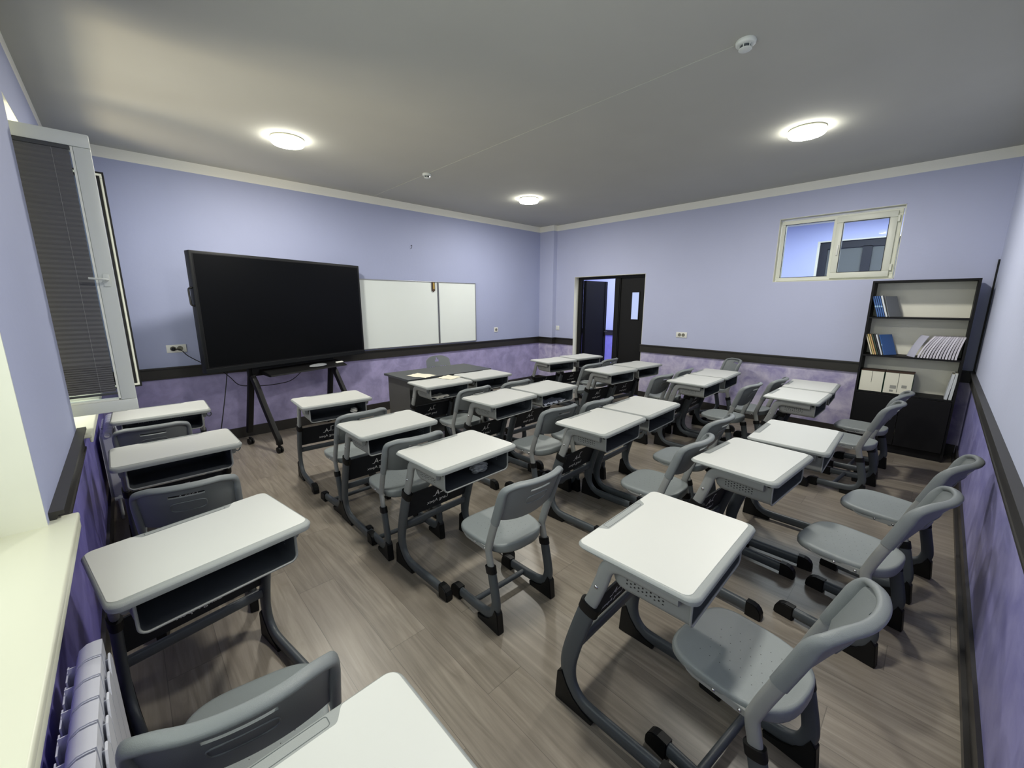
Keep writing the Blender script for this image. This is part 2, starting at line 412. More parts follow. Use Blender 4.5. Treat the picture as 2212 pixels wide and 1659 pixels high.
# first sash, square to the wall, with pleated blind
SY = 3.56; sx0, sx1, sz0, sz1 = -.19, .264, .965, 2.462
bm = bmesh.new(); frame_xz(bm, sx0, sx1, SY, SY+.065, sz0, sz1, .068, .006)
frame_xz(bm, sx0+.066, sx1-.066, SY+.012, SY+.05, sz0+.066, sz1-.066, .012, .003)
s1 = link('sash', done(bm, 'sash', M_pvc, 40), None, w2)
link('pane', boxes('pane', M_glass, [(sx0+.07, sx1-.07, SY+.030, SY+.034, sz0+.07, sz1-.07)]), None, s1)
bm = bmesh.new()
zt, zb = sz1-.085, sz0+.115; zs = []; z = zt
while z > zb:
    zs.append(z); z -= (.0125 if z > zb+.16 else .0062)
L0 = [bm.verts.new((sx0+.072, SY+.004+(.0065 if i % 2 else 0), z)) for i, z in enumerate(zs)]
L1 = [bm.verts.new((sx1-.083, SY+.004+(.0065 if i % 2 else 0), z)) for i, z in enumerate(zs)]
for i in range(len(zs)-1): bm.faces.new((L0[i], L1[i], L1[i+1], L0[i+1]))
bl = link('pleated_blind', done(bm, 'blind', M_blind), None, s1)
bm = bmesh.new(); box(bm, sx0+.07, sx1-.078, SY-.002, SY+.016, sz1-.088, sz1-.070, .002); box(bm, sx0+.07, sx1-.078, SY-.002, SY+.016, zb-.012, zb, .002)
link('blind_rail', done(bm, 'brail', mat('blind_rail', (70, 72, 74), .4)), None, s1)
link('cord', boxes('cord', M_cord, [(.118, .1188, SY+.0025, SY+.0033, zb, zt)]), None, s1)
link('glass_bead', boxes('glass_bead', mat('bead_white', (244, 246, 235), .35), [(sx1-.078, sx1-.0685, SY+.003, SY+.011, sz0+.07, sz1-.07), (sx0+.07, sx1-.07, SY+.003, SY+.011, sz0+.068, sz0+.076)]), None, s1)
bm = bmesh.new(); box(bm, .215, .245, SY-.008, SY, 1.68, 1.75, .004); sweep(bm, catmull([(.230, SY-.005, 1.715), (.230, SY-.035, 1.716), (.225, SY-.042, 1.718), (.16, SY-.043, 1.722)], 5), .009, .006, (0, 0, 1), 10)
link('handle', done(bm, 'handle', M_pvc, 50), None, s1)
S2 = 4.60
bm = bmesh.new(); frame_xz(bm, -.18, .296, S2, S2+.05, .955, 2.495, .03, .003); s2 = link('sash', done(bm, 'sash2', M_pvc2), None, w2)
bm = bmesh.new(); frame_xz(bm, -.184, .306, S2-.004, S2+.06, .944, 2.506, .011, .002); frame_xz(bm, -.14, .281, S2-.004, S2+.03, .972, 2.478, .016, .001)
link('gasket', done(bm, 'gasket', M_rubber), None, s2)
link('pane', boxes('pane', M_glass, [(-.14, .262, S2+.020, S2+.024, .99, 2.46)]), None, s2)
# small high window in the door wall
w3 = root('window_3', 'small high white window above the bookcase', 'window', kind='structure')
a, b, c_, d_ = WIN3
x0 = W+.045
bm = bmesh.new(); frame_yz(bm, x0, x0+.06, a+.02, b-.02, c_+.01, d_-.03, .045); box(bm, x0, x0+.06, 1.255, 1.345, c_+.05, d_-.07, .003)
link('window_frame', done(bm, 'wf3', M_pvc2), None, w3)
link('pane', boxes('pane', M_glass, [(x0+.03, x0+.034, 1.34, b-.06, c_+.05, d_-.07)]), None, w3)
bm = bmesh.new(); frame_yz(bm, x0-.028, x0+.03, a+.055, 1.315, c_+.025, d_-.05, .068, .006); s3 = link('sash', done(bm, 'sash3', M_pvc2, 40), None, w3)
link('gasket', boxes('gasket', M_rubber, [(x0-.002, x0+.002, 1.34, b-.058, c_+.053, c_+.058), (x0-.002, x0+.002, 1.34, b-.058, d_-.078, d_-.073), (x0-.002, x0+.002, b-.066, b-.061, c_+.053, d_-.073)]), None, w3)
bm = bmesh.new(); frame_yz(bm, x0-.031, x0-.02, a+.118, 1.252, c_+.089, d_-.114, .005, 0); link('gasket', done(bm, 'gask', M_rubber), None, s3)
link('pane', boxes('pane', M_glass, [(x0-.005, x0-.001, a+.12, 1.25, c_+.09, d_-.115)]), None, s3)
bm = bmesh.new(); box(bm, x0-.045, x0-.028, 1.265, 1.285, 2.14, 2.26, .005); link('handle', done(bm, 'h3', M_socket, 40), None, s3)
bm = bmesh.new(); box(bm, x0-.03, x0+.01, a+.036, a+.056, c_+.09, c_+.16, .003); box(bm, x0-.03, x0+.01, a+.036, a+.056, d_-.17, d_-.10, .003); link('hinge', done(bm, 'hg', M_pvc2), None, w3)

# ------------------------------------------------------------------ door
d1 = root('door_1', 'black metal double door, left leaf open to the corridor', 'door', kind='structure')
DX = W+.115
bm = bmesh.new(); y0, y1, zt = DOOR[0], DOOR[1], DOOR[3]
box(bm, DX, DX+.07, y1-.075, y1-.006, 0, zt-.006); box(bm, DX, DX+.07, y0+.006, y0+.05, 0, zt-.006); box(bm, DX, DX+.07, y0+.05, y1-.075, zt-.05, zt-.006)
link('door_frame', done(bm, 'df', M_black), None, d1)
lf = link('door_leaf', boxes('leafR', M_doorblack, [(DX+.005, DX+.05, 3.745, 4.225, .01, zt-.052), (DX-.012, DX+.06, 4.225, 4.315, .01, zt-.052), (DX-.016, DX, 4.20, 4.212, .01, zt-.052)]), None, d1)
bm = bmesh.new(); frame_yz(bm, DX-.006, DX+.006, 3.835, 3.99, 1.30, 1.775, .014, 0); link('pane_frame', done(bm, 'pf', M_black), None, lf)
link('pane', boxes('pane', mat('glowing_glass', (120, 130, 160), .3, emit=(196, 212, 255), es=.42), [(DX-.001, DX+.0045, 3.848, 3.978, 1.313, 1.762)]), None, lf)  # pane emits its own bluish glow in place of corridor light behind it
bm = bmesh.new(); box(bm, DX+.06, DX+.78, 4.992, 5.036, .01, zt-.06); box(bm, DX+.70, DX+.775, 4.984, 4.992, .01, zt-.06); box(bm, DX+.075, DX+.11, 4.984, 4.992, .01, zt-.06)
l2 = link('door_leaf', done(bm, 'leafL', mat('door_blueblack', (9, 10, 16), .6, spec=.12)), None, d1)
bm = bmesh.new(); box(bm, DX+.72, DX+.75, 4.965, 4.985, .93, 1.08, .003); sweep(bm, catmull([(DX+.735, 4.975, 1.02), (DX+.735, 4.93, 1.02), (DX+.70, 4.925, 1.02), (DX+.62, 4.925, 1.02)], 4), .008, .008, (0, 0, 1), 8)
link('door_handle', done(bm, 'dh', M_black, 50), None, l2)

# ------------------------------------------------------------------ corridor beyond the door
CX = 9.1
def wall_c(): return boxes('wall_corridor', M_corr, [(CX, CX+.2, 1.965, 7.6, 0, H), (CX, CX+.2, -.3, .1, 0, H), (CX, CX+.2, .1, 1.965, 2.62, H), (CX, CX+.2, .1, 1.965, 0, .9)])
struct('wall_corridor', wall_c(), 'bright lilac wall seen across the corridor', 'wall')
struct('wall_corridor_end', boxes('wce', M_corr, [(W+.22, CX+.2, 7.4, 7.6, 0, H), (W+.22, CX+.2, -.5, -.3, 0, H)]), 'lilac end walls of the corridor', 'wall')
struct('floor_corridor', boxes('fc', mat('corridor_floor', (190, 190, 196), .4), [(W+.22, CX+.2, D+.3, 7.6, -.1, 0)]), 'pale corridor floor beyond the door', 'floor')
struct('ceiling_corridor', boxes('cc', M_ceil, [(W+.22, CX+.2, D+.3, 7.6, H, H+.1)]), 'corridor ceiling beyond the door', 'ceiling')
struct('wall_corridor_side', boxes('wcs', M_corr, [(W+.02, W+.22, D+.2, 7.6, 0, H)]), 'lilac corridor wall on the classroom side', 'wall')
bm = bmesh.new(); rail_y(bm, CX, -1, 2.1, 7.4); struct('trim_%d' % n, done(bm, 'crail', M_rail), 'dark dado rail across the corridor', 'dado rail'); n += 1
w4 = root('window_4', 'black-framed window across the corridor seen through the high window', 'window', kind='structure')
bm = bmesh.new(); frame_yz(bm, CX+.03, CX+.10, .1, 1.93, .9, 2.60, .11, 0); box(bm, CX+.03, CX+.10, 1.24, 1.36, 1., 2.5); link('window_frame', done(bm, 'wf4', mat('frame_blueblack', (30, 33, 46), .6)), None, w4)
link('pane', boxes('pane', M_darkglass, [(CX+.06, CX+.07, .19, 1.25, 1., 2.5), (CX+.06, CX+.07, 1.35, 1.84, 1., 2.5)]), None, w4)
link('jamb', boxes('jamb', M_reveal, [(CX-.002, CX+.2, 1.93, 1.965, .9, 2.62), (CX-.002, CX+.2, .1, 1.93, 2.60, 2.62)]), None, w4)

# ------------------------------------------------------------------ school desk
TW, TD, TH = .587/2, .431/2, .760
def build_desk():
    # top: grey moulded rim
    bm = bmesh.new()
    def lp(i, z, r): return [(x, y, z-(.011*max(0, (-y-.13)/.085)**.7 if z < TH-.015 else 0)) for x, y in rrect(-TW+i, TW-i, -TD+i, TD-i, r)]
    loft(bm, [lp(.024, TH-.020, .03), lp(.010, TH-.0195, .032), lp(.003, TH-.0165, .036), lp(0, TH-.0115, .038), lp(.001, TH-.009, .037), lp(.0045, TH-.004, .034), lp(.009, TH-.0016, .031)])
    top = done(bm, 'tabletop', M_plas, 35)
    # white writing surface with notch for the pen tray along the front edge (+y)
    o = rrect(-TW+.010, TW-.010, -TD+.026, TD-.009, .026)
    i1 = 6; yf = TD-.009; nx0, nx1, nd = -.152, .152, .033
    def s_curve(xa, ya, xb, yb, k=6): return [(xa+(xb-xa)*t/k, ya+(yb-ya)*(3*(t/k)**2-2*(t/k)**3)) for t in range(1, k+1)]
    notch = [(nx1+.012, yf)]+s_curve(nx1+.012, yf, nx1-.018, yf-nd)+s_curve(nx0+.018, yf-nd, nx0-.012, yf, 6)
    notch.insert(7, (nx0+.018, yf-nd))
    poly = o[:7]+notch+o[7:]
    def scl(p, i): return (p[0]*(1-i/TW), p[1]*(1-i/TD))
    bm = bmesh.new(); loft(bm, [[(*p, TH-.004) for p in poly], [(*p, TH-.0008) for p in poly], [(*scl(p, .0012), TH) for p in poly]])
    surf = done(bm, 'writing_surface', M_laminate)
    # pen tray: raised lip ring and floor
    bm = bmesh.new(); q = lambda i, z: [(x, y, z) for x, y in rrect(-.128+i, .128-i, TD-.036+i, TD-.010-i, max(.004, .007-i))]
    loft(bm, [q(0, TH-.004), q(0, TH-.0012), q(.0014, TH-.0010), q(.0020, TH-.0018), q(.003, TH-.0020)], cap=False)
    lip = done(bm, 'tray_lip', M_traylip)
    bm = bmesh.new(); bm.faces.new([bm.verts.new(p) for p in q(.0025, TH-.0018)]); tray = done(bm, 'pen_tray', M_tray)
    # storage basket, open to the rear
    bm = bmesh.new(); X = .232; loops = []
    def U(y, zb, x=X, zt=TH-.021):
        r = .026; pts = [(x, zt)]+[(x-r+r*math.cos(a), zb+r-r*math.sin(a)) for a in [PI/2*k/5 for k in range(6)]]
        pts = pts+[(-px, pz) for px, pz in reversed(pts)]
        return [(px, y, pz) for px, pz in pts]
    for y, zb in ((-.180, .613), (-.12, .613), (-.04, .613), (.045, .613), (.066, .617), (.082, .630), (.090, .650)): loops.append(U(y, zb))
    R = [[bm.verts.new(p) for p in l] for l in loops]
    for i in range(len(R)-1):
        for k in range(len(R[0])-1): bm.faces.new((R[i][k], R[i][k+1], R[i+1][k+1], R[i+1][k]))
    bm.faces.new(R[-1])
    bmesh.ops.recalc_face_normals(bm, faces=bm.faces)
    bmesh.ops.solidify(bm, geom=bm.faces[:], thickness=.004)
    basket = done(bm, 'basket', M_basket, 35); basket.materials.append(M_basket_shade)
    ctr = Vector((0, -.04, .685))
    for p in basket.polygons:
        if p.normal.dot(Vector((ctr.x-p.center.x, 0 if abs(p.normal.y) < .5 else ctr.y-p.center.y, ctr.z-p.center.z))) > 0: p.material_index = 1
    bm = bmesh.new(); sweep(bm, [Vector(p) for p in U(-.181, .6145, X+.0015)], .0042, .0042, (0, 1, 0), 8); rim = done(bm, 'basket_rim', M_tube, 60)
    pad = boxes('pad', M_rubber, [(.233, .2365, -.172, -.158, .708, .730), (-.2365, -.233, -.172, -.158, .708, .730)], .001)
    specs = [('tabletop', top, [('writing_surface', surf, []), ('pen_tray', tray, [('tray_lip', lip, [])])])]
    specs[0][2][1] = ('pen_tray', tray, []); specs[0][2].append(('tray_lip', lip, []))
    specs.append(('basket', basket, [('basket_rim', rim, []), ('pad', pad, [])]))
    for s in (-1, 1):
        x = s*.232
        up = catmull(yz(s*.249, [(-.15, .712), (.0, .716), (.07, .712), (.105, .685), (.122, .63), (.150, .55), (.185, .46)]), 6)
        bm = bmesh.new(); sweep(bm, up, .027, .014, (1, 0, 0), 14, 2.6); upper = done(bm, 'upper_tube', M_tube, 50)
        lo = catmull(yz(s*.249, [(.172, .495), (.212, .37), (.243, .26), (.256, .18), (.243, .105), (.195, .055), (.12, .043), (-.02, .041), (-.165, .040)]), 6)
        bm = bmesh.new(); sweep(bm, lo, lambda t: .036 if t < .3 else .036-.008*min(1, (t-.3)/.4), .017, (1, 0, 0), 14, 2.6); lower = done(bm, 'leg', M_slate, 50)
        bm = bmesh.new(); c0 = yz(s*.249, [(.163, .512), (.1755, .472)]); sweep(bm, c0, .0405, .021, (1, 0, 0), 16, 2.8); collar = done(bm, 'collar', M_rubber, 45)
        bm = bmesh.new(); prism(bm, [(-.216, .006), (-.210, 0), (-.14, 0), (-.14, .076), (-.170, .076), (-.190, .070), (-.205, .056), (-.214, .036)], 0, s*.249-.022, s*.249+.022, .004); cap = done(bm, 'foot_cap', M_rubber)
        bm = bmesh.new(); prism(bm, [(.298, .128), (.306, .004), (.302, 0), (.130, 0), (.125, .022), (.17, .035), (.215, .06), (.248, .10), (.275, .15)], 0, s*.249-.020, s*.249+.020, .003); wedge = done(bm, 'foot_wedge', M_rubber)
        bm = bmesh.new(); lathe_x(bm, s*.2625, .137, .60, s); bolt = done(bm, 'bolt', M_bolt, 40)
        specs.append(('upper_tube', upper, [('bolt', bolt, [])]))
        specs.append(('leg', lower, [('collar', collar, []), ('foot_cap', cap, []), ('foot_wedge', wedge, [])]))
    # crossbar and modesty panel
    bm = bmesh.new(); sweep(bm, [Vector((-.24, .240, .262)), Vector((.24, .240, .262))], .022, .013, (0, 1, 0), 12, 3); bar = done(bm, 'crossbar', M_slate, 50)
    yp = lambda z: .178+(.495-z)*.33
    bm = bmesh.new(); prism(bm, [(yp(.480)+.005, .480), (yp(.305)+.005, .305), (yp(.305)-.005, .305), (yp(.480)-.005, .480)], 0, -.236, .236); panel = done(bm, 'modesty_panel', M_panel)
    # lettering, reads from the front (so mirrored from behind): monogram and words
    bm = bmesh.new()
    lett = bmesh.new()
    for body, size, cx_, cz, sx in (('L', .068, .018, .404, .8), ('A', .060, -.014, .394, .9), ('Lang Apex', .036, .0, .345, 1.05)):
        bm_, bm = bm, (lett if len(body) > 1 else bm)
        cu = bpy.data.curves.new('t', 'FONT'); cu.body = body; cu.size = size; cu.align_x = 'CENTER'; cu.extrude = .0056; cu.resolution_u = 2
        to = bpy.data.objects.new('t', cu); C.objects.link(to); bpy.context.view_layer.update()
        me = bpy.data.meshes.new_from_object(to.evaluated_get(bpy.context.evaluated_depsgraph_get()))
        bpy.data.objects.remove(to); bpy.data.curves.remove(cu)
        v0 = len(bm.verts); bm.from_mesh(me); bpy.data.meshes.remove(me); bm.verts.ensure_lookup_table()
        for v in bm.verts[v0:]:
            tx, ty, tz = v.co; z = cz+ty; v.co = Vector((cx_-tx*sx, yp(z)+tz, z))
        bm = bm_
    for bx in ((.022, .046, .450, .4535), (.030, .048, .403, .4062), (-.044, -.026, .394, .3970)):
        zc = (bx[2]+bx[3])/2; box(bm, bx[0], bx[1], yp(zc)-.0056, yp(zc)+.0056, bx[2], bx[3])
    logo = done(bm, 'monogram', M_logo); words = done(lett, 'lettering', M_logo)
    specs.append(('crossbar', bar, [])); specs.append(('modesty_panel', panel, [('monogram', logo, []), ('lettering', words, [])]))
    bm = bmesh.new(); sweep(bm, catmull([(.262, -.05, .705), (.270, -.05, .70), (.276, -.05, .675), (.290, -.05, .668), (.302, -.05, .682), (.300, -.05, .70)], 4), .0035, .0035, (0, 1, 0), 8); box(bm, .236, .266, -.06, -.04, .695, .715, .002)
    specs.append(('bag_hook', done(bm, 'bag_hook', M_slate, 50), []))
    return specs
def lathe_x(bm, x, y, z, s, r=.0075):
    pr = [(r, 0), (r*.95, .0018), (r*.6, .0040), (0, .0048)]; R = []
    for rr, h in pr:
        R.append([bm.verts.new((x+s*h, y+rr*math.cos(2*PI*k/12), z+rr*math.sin(2*PI*k/12))) for k in range(12)] if rr else [bm.verts.new((x+s*h, y, z))])
    for i in range(3):
        for k in range(12):
            k2 = (k+1) % 12
            if len(R[i+1]) == 1: bm.faces.new((R[i][k], R[i][k2], R[i+1][0]))
            else: bm.faces.new((R[i][k], R[i][k2], R[i+1][k2], R[i+1][k]))
    bm.faces.new(R[0])

# ------------------------------------------------------------------ school chair
def build_chair():
    specs = []
    # seat
    bm = bmesh.new(); SN = 48; ZT = .437
    def outline(th):
        c, s = math.cos(th), math.sin(th)
        pw = 3.6 if s > 0 else 2.7
        x = math.copysign(abs(c)**(2/pw), c); y = math.copysign(abs(s)**(2/pw), s)
        y2 = y*.197 if y > 0 else y*.190
        hw = .188-.012*max(0, -y)-.006*(1-abs(y))
        return x*hw, y2
    rings = []
    def zt_(x, y, f):
        dish = -.012*(1-f**3); roll = .010*max(0, (-y-.09)/.09)**2 - .006*max(0, (y-.12)/.08)**2
        return ZT+dish+roll
    for f, dz in ((.0, 0), (.25, 0), (.5, 0), (.7, 0), (.85, 0), (.93, -.0005), (.97, -.003), (.992, -.008), (1., -.016), (.995, -.030), (.97, -.036), (.90, -.036)):
        ring = []
        for k in range(SN):
            x, y = outline(2*PI*k/SN); yy = y*f; deep = 1+ .55*max(0, (-y-.06)/.13) if dz < -.02 else 1
            ring.append((x*f, yy, zt_(x*f, yy, f)+dz*deep))
        rings.append(ring)
    V = [[bm.verts.new(p) for p in r] for r in rings[1:]]; c0 = bm.verts.new((0, 0, zt_(0, 0, 0)))
    for k in range(SN):
        bm.faces.new((c0, V[0][k], V[0][(k+1) % SN]))
    for i in range(len(V)-1):
        for k in range(SN): bm.faces.new((V[i][k], V[i][(k+1) % SN], V[i+1][(k+1) % SN], V[i+1][k]))
    bm.faces.new(V[-1])
    specs.append(('seat', done(bm, 'seat', M_seat, 50), []))
    # backrest: curved panel with slot, rolled top rim and side sleeves
    yl = lambda z: -.115-(z-.44)*.345
    bm = bmesh.new(); NU, NV = 28, 14; G = []
    def S(u, v):
        zb = .606-.034*(1-u*u); zt2 = .786+.008*(1-u*u)-.030*max(0,abs(u)-.72)/.28; z = zb+(zt2-zb)*v
        bow = .066*(1-abs(u)**2.2)*(.35+.65*v)
        return Vector((u*.182, yl(z)-bow, z))
    for j in range(NV+1): G.append([bm.verts.new(S(-1+2*i/NU, j/NV)) for i in range(NU+1)])
    for j in range(NV):
        for i in range(NU):
            u = -1+2*(i+.5)/NU
            if j == 11 and abs(u) < .34: continue
            bm.faces.new((G[j][i], G[j][i+1], G[j+1][i+1], G[j+1][i]))
    bmesh.ops.recalc_face_normals(bm, faces=bm.faces)
    bmesh.ops.solidify(bm, geom=bm.faces[:], thickness=.008)
    # rim path: left sleeve up, over the top, right sleeve down
    pth = []
    for z in (.578, .62, .67, .71, .735): pth.append(Vector((-.186, yl(z), z)))
    pth += [Vector((-.184, yl(.758)-.004, .758)), Vector((-.174, yl(.777)-.014, .777))]
    for i in range(2, 13):
        u = -1+2*i/14; z = .790+.008*(1-u*u)-.006*max(0, abs(u)-.6)/.4; pth.append(Vector((u*.186, yl(z)-.066*(1-abs(u)**2.2), z)))
    pth += [Vector((.174, yl(.777)-.014, .777)), Vector((.184, yl(.758)-.004, .758))]
    for z in (.735, .71, .67, .62, .578): pth.append(Vector((.186, yl(z), z)))
    P = catmull(pth, 4)
    def endness(t):
        e = min(t, 1-t)/.5
        return max(0, min(1, (e-.28)/.22))
    # size across plane of the tube (vertical/outward) and fore-aft
    sweep(bm, P, lambda t: .0155-.004*endness(t), lambda t: .0245-.0075*endness(t), (0, 1, .34), 14, 2.4)
    specs.append(('backrest', done(bm, 'backrest', M_chair, 45), []))
    bm = bmesh.new(); lo = []
    for k in range(33):
        a = 2*PI*k/32; cx2 = .36*math.copysign(abs(math.cos(a))**.5, math.cos(a)); vv = .52+.12*math.copysign(abs(math.sin(a))**.5, math.sin(a))
        p = S(cx2, vv); lo.append(p+Vector((0, -.0085, -.002)))
    sweep(bm, lo, .0026, .0026, (0, 1, 0), 6); emb = done(bm, 'embossed_outline', M_chair, 60)
    specs[1] = (specs[1][0], specs[1][1], [('embossed_outline', emb, [])])
    for s in (-1, 1):
        x = s*.186
        up = catmull(yz(x, [(yl(.66), .66), (yl(.593), .593), (yl(.50), .50), (-.119, .445), (-.113, .42), (-.117, .39), (-.130, .335), (-.137, .30)]), 5)
        bm = bmesh.new(); sweep(bm, up, .0215, .0125, (1, 0, 0), 14, 2.5); upper = done(bm, 'frame_tube', M_tube, 50)
        lo = catmull(yz(x, [(-.133, .325), (-.150, .25), (-.165, .18), (-.168, .135), (-.150, .088), (-.105, .062), (-.04, .052), (.05, .046), (.16, .042)]), 6)
        bm = bmesh.new(); sweep(bm, lo, .0275, .0165, (1, 0, 0), 14, 2.5); lower = done(bm, 'leg', M_slate, 50)
        bm = bmesh.new(); sweep(bm, yz(x, [(-.1275, .338), (-.136, .303)]), .031, .0195, (1, 0, 0), 16, 2.8); collar = done(bm, 'collar', M_rubber, 45)
        bm = bmesh.new(); prism(bm, [(.212, .006), (.206, 0), (.125, 0), (.125, .074), (.165, .074), (.186, .068), (.202, .054), (.210, .034)], 0, x-.0205, x+.0205, .004); cap = done(bm, 'foot_cap', M_rubber)
        bm = bmesh.new(); prism(bm, [(-.196, .105), (-.206, .004), (-.202, 0), (-.04, 0), (-.035, .024), (-.09, .036), (-.13, .055), (-.158, .09), (-.175, .13)], 0, x-.019, x+.019, .003); wedge = done(bm, 'foot_wedge', M_rubber)
        bm = bmesh.new(); prism(bm, [(-.12, .405), (-.11, .392), (.075, .392), (.095, .40), (.11, .415), (-.11, .415)], 0, s*.168, s*.180, .001); br = done(bm, 'seat_bracket', M_tube)
        bolts = []
        for yb in (-.075, .005):
            bm = bmesh.new(); lathe_x(bm, s*.180, yb, .403, s, .006); bolts.append(('bolt', done(bm, 'bolt', M_bolt, 40), []))
        specs.append(('frame_tube', upper, [])); specs.append(('leg', lower, [('collar', collar, []), ('foot_cap', cap, []), ('foot_wedge', wedge, [])]))
        specs.append(('seat_bracket', br, bolts))
    bm = bmesh.new(); sweep(bm, [Vector((-.18, .02, .050)), Vector((.18, .02, .050))], .015, .015, (0, 0, 1), 12); specs.append(('crossbar', done(bm, 'crossbar', M_slate, 50), []))
    bm = bmesh.new(); sweep(bm, [Vector((-.175, -.06, .398)), Vector((.175, -.06, .398))], .012, .012, (0, 0, 1), 10); sweep(bm, [Vector((-.172, .05, .398)), Vector((.172, .05, .398))], .010, .010, (0, 0, 1), 10)
    specs.append(('seat_support', done(bm, 'seat_support', M_tube, 50), []))
    return specs
DESK = build_desk(); CHAIR = build_chair()
col = {'A': 'in the column against the windows', 'B': 'in the single column second from the windows', 'C': 'left of its pair, in the middle column of pairs',
       'E': 'right of its pair, in the middle column of pairs', 'F': 'left of its pair, in the column nearest the door wall', 'G': 'right of its pair, in the column nearest the door wall'}
row = {1: 'front-row', 2: 'second-row', 3: 'third-row', 4: 'back-row'}
desks = {'A1': (.392, 4.444, -.022), 'A2': (.396, 3.328, .019), 'A3': (.373, 2.041, .168), 'A4': (.335, .855, .02),
 'B1': (1.518, 3.947, -.053), 'B2': (1.535, 2.919, .006), 'B3': (1.587, 2.155, .044), 'B4': (1.625, .884, .018),
 'C1': (2.662, 3.947, -.01), 'E1': (3.288, 3.982, -.026), 'C2': (2.661, 2.978, .055), 'E2': (3.276, 2.990, .006),
 'C3': (2.692, 1.907, .041), 'E3': (3.300, 1.925, .035), 'C4': (2.689, .916, -.071), 'E4': (3.332, .849, .022),
 'F1': (4.828, 4.202, -.125), 'G1': (5.470, 4.180, -.12), 'F2': (4.703, 3.130, -.075), 'G2': (5.344, 3.119, -.087),
 'F3': (4.779, 2.093, .026), 'G3': (5.390, 2.107, .05), 'F4': (4.713, 1.126, -.009), 'G4': (5.343, 1.139, .044)}
chairs = {'A1': (.32, 4.045, -.04), 'A2': (.41, 2.80, -.16), 'A3': (.378, 1.447, -.18), 'B1': (1.467, 3.437, .04), 'B2': (1.484, 2.668, -.06),
 'B3': (1.592, 1.77, -.03), 'B4': (1.63, .603, -.13), 'C1': (2.625, 3.533, .02), 'E1': (3.152, 3.500, 0), 'C2': (2.677, 2.508, -.06), 'E2': (3.10, 2.440, -.03),
 'C3': (2.67, 1.454, .01), 'E3': (3.258, 1.53, -.02), 'C4': (2.71, .453, -.18), 'E4': (3.363, .367, -.19), 'F1': (4.737, 3.665, -.04), 'G1': (5.277, 3.761, .02),
 'F2': (4.627, 2.622, -.08), 'G2': (5.182, 2.628, .02), 'F3': (4.767, 1.763, -.08), 'G3': (5.298, 1.658, -.05), 'F4': (4.727, .72, -.10), 'G4': (5.31, .695, -.09)}
for k, (x, y, r) in desks.items():
    t = root('school_desk', '%s white-topped grey school desk, %s' % (row[int(k[1])], col[k[0]]), 'desk', (x, y, 0), r, 'single school desks in four rows')
    tree(DESK, t)
for k, (x, y, r) in chairs.items():
    t = root('school_chair', '%s grey plastic school chair, %s' % (row[int(k[1])], col[k[0]]), 'chair', (x, y, 0), r, 'grey school chairs behind the desks')
    tree(CHAIR, t)
t = root('school_chair', 'spare grey school chair turned sideways by the door wall', 'chair', (6.03, 2.35, 0), .75, 'grey school chairs behind the desks'); tree(CHAIR, t); t.scale = (1, 1, 1.05)

# ------------------------------------------------------------------ interactive screen on stand
TR = .300; tv = root('interactive_screen', 'large black flat screen on a wheeled black stand', 'screen', (1.70, 5.49, 0), TR)
HW, z0, z1 = .965, .905, 2.068
bm = bmesh.new(); box(bm, -HW, HW, -.03, .055, z0, z1, .006); me = done(bm, 'housing', M_tvframe, 40); hs = link('housing', me, None, tv)
link('display', boxes('display', M_screen, [(-HW+.030, HW-.030, -.0325, -.028, z0+.058, z1-.030)]), None, hs)
bm = bmesh.new(); frame_xz(bm, -HW+.022, HW-.022, -.0318, -.029, z0+.050, z1-.022, .009, 0); link('display_border', done(bm, 'db', M_black), None, hs)
link('lower_bezel', boxes('lb', M_tvframe, [(-HW+.002, HW-.002, -.036, -.02, z0, z0+.046)], .003), None, hs)
bm = bmesh.new(); sweep(bm, catmull([(-HW, 0, 1.73), (-HW-.028, 0, 1.72), (-HW-.032, 0, 1.68), (-HW-.030, 0, 1.61), (-HW-.026, 0, 1.57), (-HW, 0, 1.56)], 4), .008, .012, (0, 1, 0), 8); link('side_handle', done(bm, 'sh', M_blackmetal, 50), None, tv)
bm = bmesh.new(); box(bm, -.05, .05, .04, .10, 1.2, 1.8); box(bm, -.55, .55, .055, .085, 1.3, 1.36); box(bm, -.55, .55, .055, .085, 1.65, 1.71); link('mounting_bracket', done(bm, 'mb', M_blackmetal), None, tv)
for s in (-1, 1):
    x = s*.50
    bm = bmesh.new(); sweep(bm, [Vector((x, .075, 1.75)), Vector((x, .085, .80)), Vector((x+s*.02, .22, .15))], .024, .032, (1, 0, 0), 8, 5); post = link('upright', done(bm, 'up', M_blackmetal, 30), None, tv)
    bm = bmesh.new(); sweep(bm, catmull([(x, .06, .80), (x, -.005, .70), (x+s*.005, -.11, .50), (x+s*.01, -.26, .24), (x+s*.01, -.315, .145), (x+s*.01, -.325, .09)], 5), .030, .026, (1, 0, 0), 8, 5); leg = link('front_leg', done(bm, 'fl', M_blackmetal, 30), None, tv)
    for par, yy in ((post, .235), (leg, -.325)):
        bm = bmesh.new(); cx_ = x+s*.015
        for dx in (-.016, .016):
            for rr in ((.034, .012),):
                pr = [(rr[0]*.6, -.011), (rr[0], -.008), (rr[0], .008), (rr[0]*.6, .011)]; R = [[bm.verts.new((cx_+dx+h, yy+q*math.cos(2*PI*k/20), .034+q*math.sin(2*PI*k/20))) for k in range(20)] for q, h in pr]
                for i in range(3):
                    for k in range(20): bm.faces.new((R[i][k], R[i][(k+1) % 20], R[i+1][(k+1) % 20], R[i+1][k]))
                bm.faces.new(R[0]); bm.faces.new(R[-1])
        box(bm, cx_-.008, cx_+.008, yy-.02, yy+.02, .03, .085, .002)
        link('caster', done(bm, 'caster', M_rubber, 40), None, par)
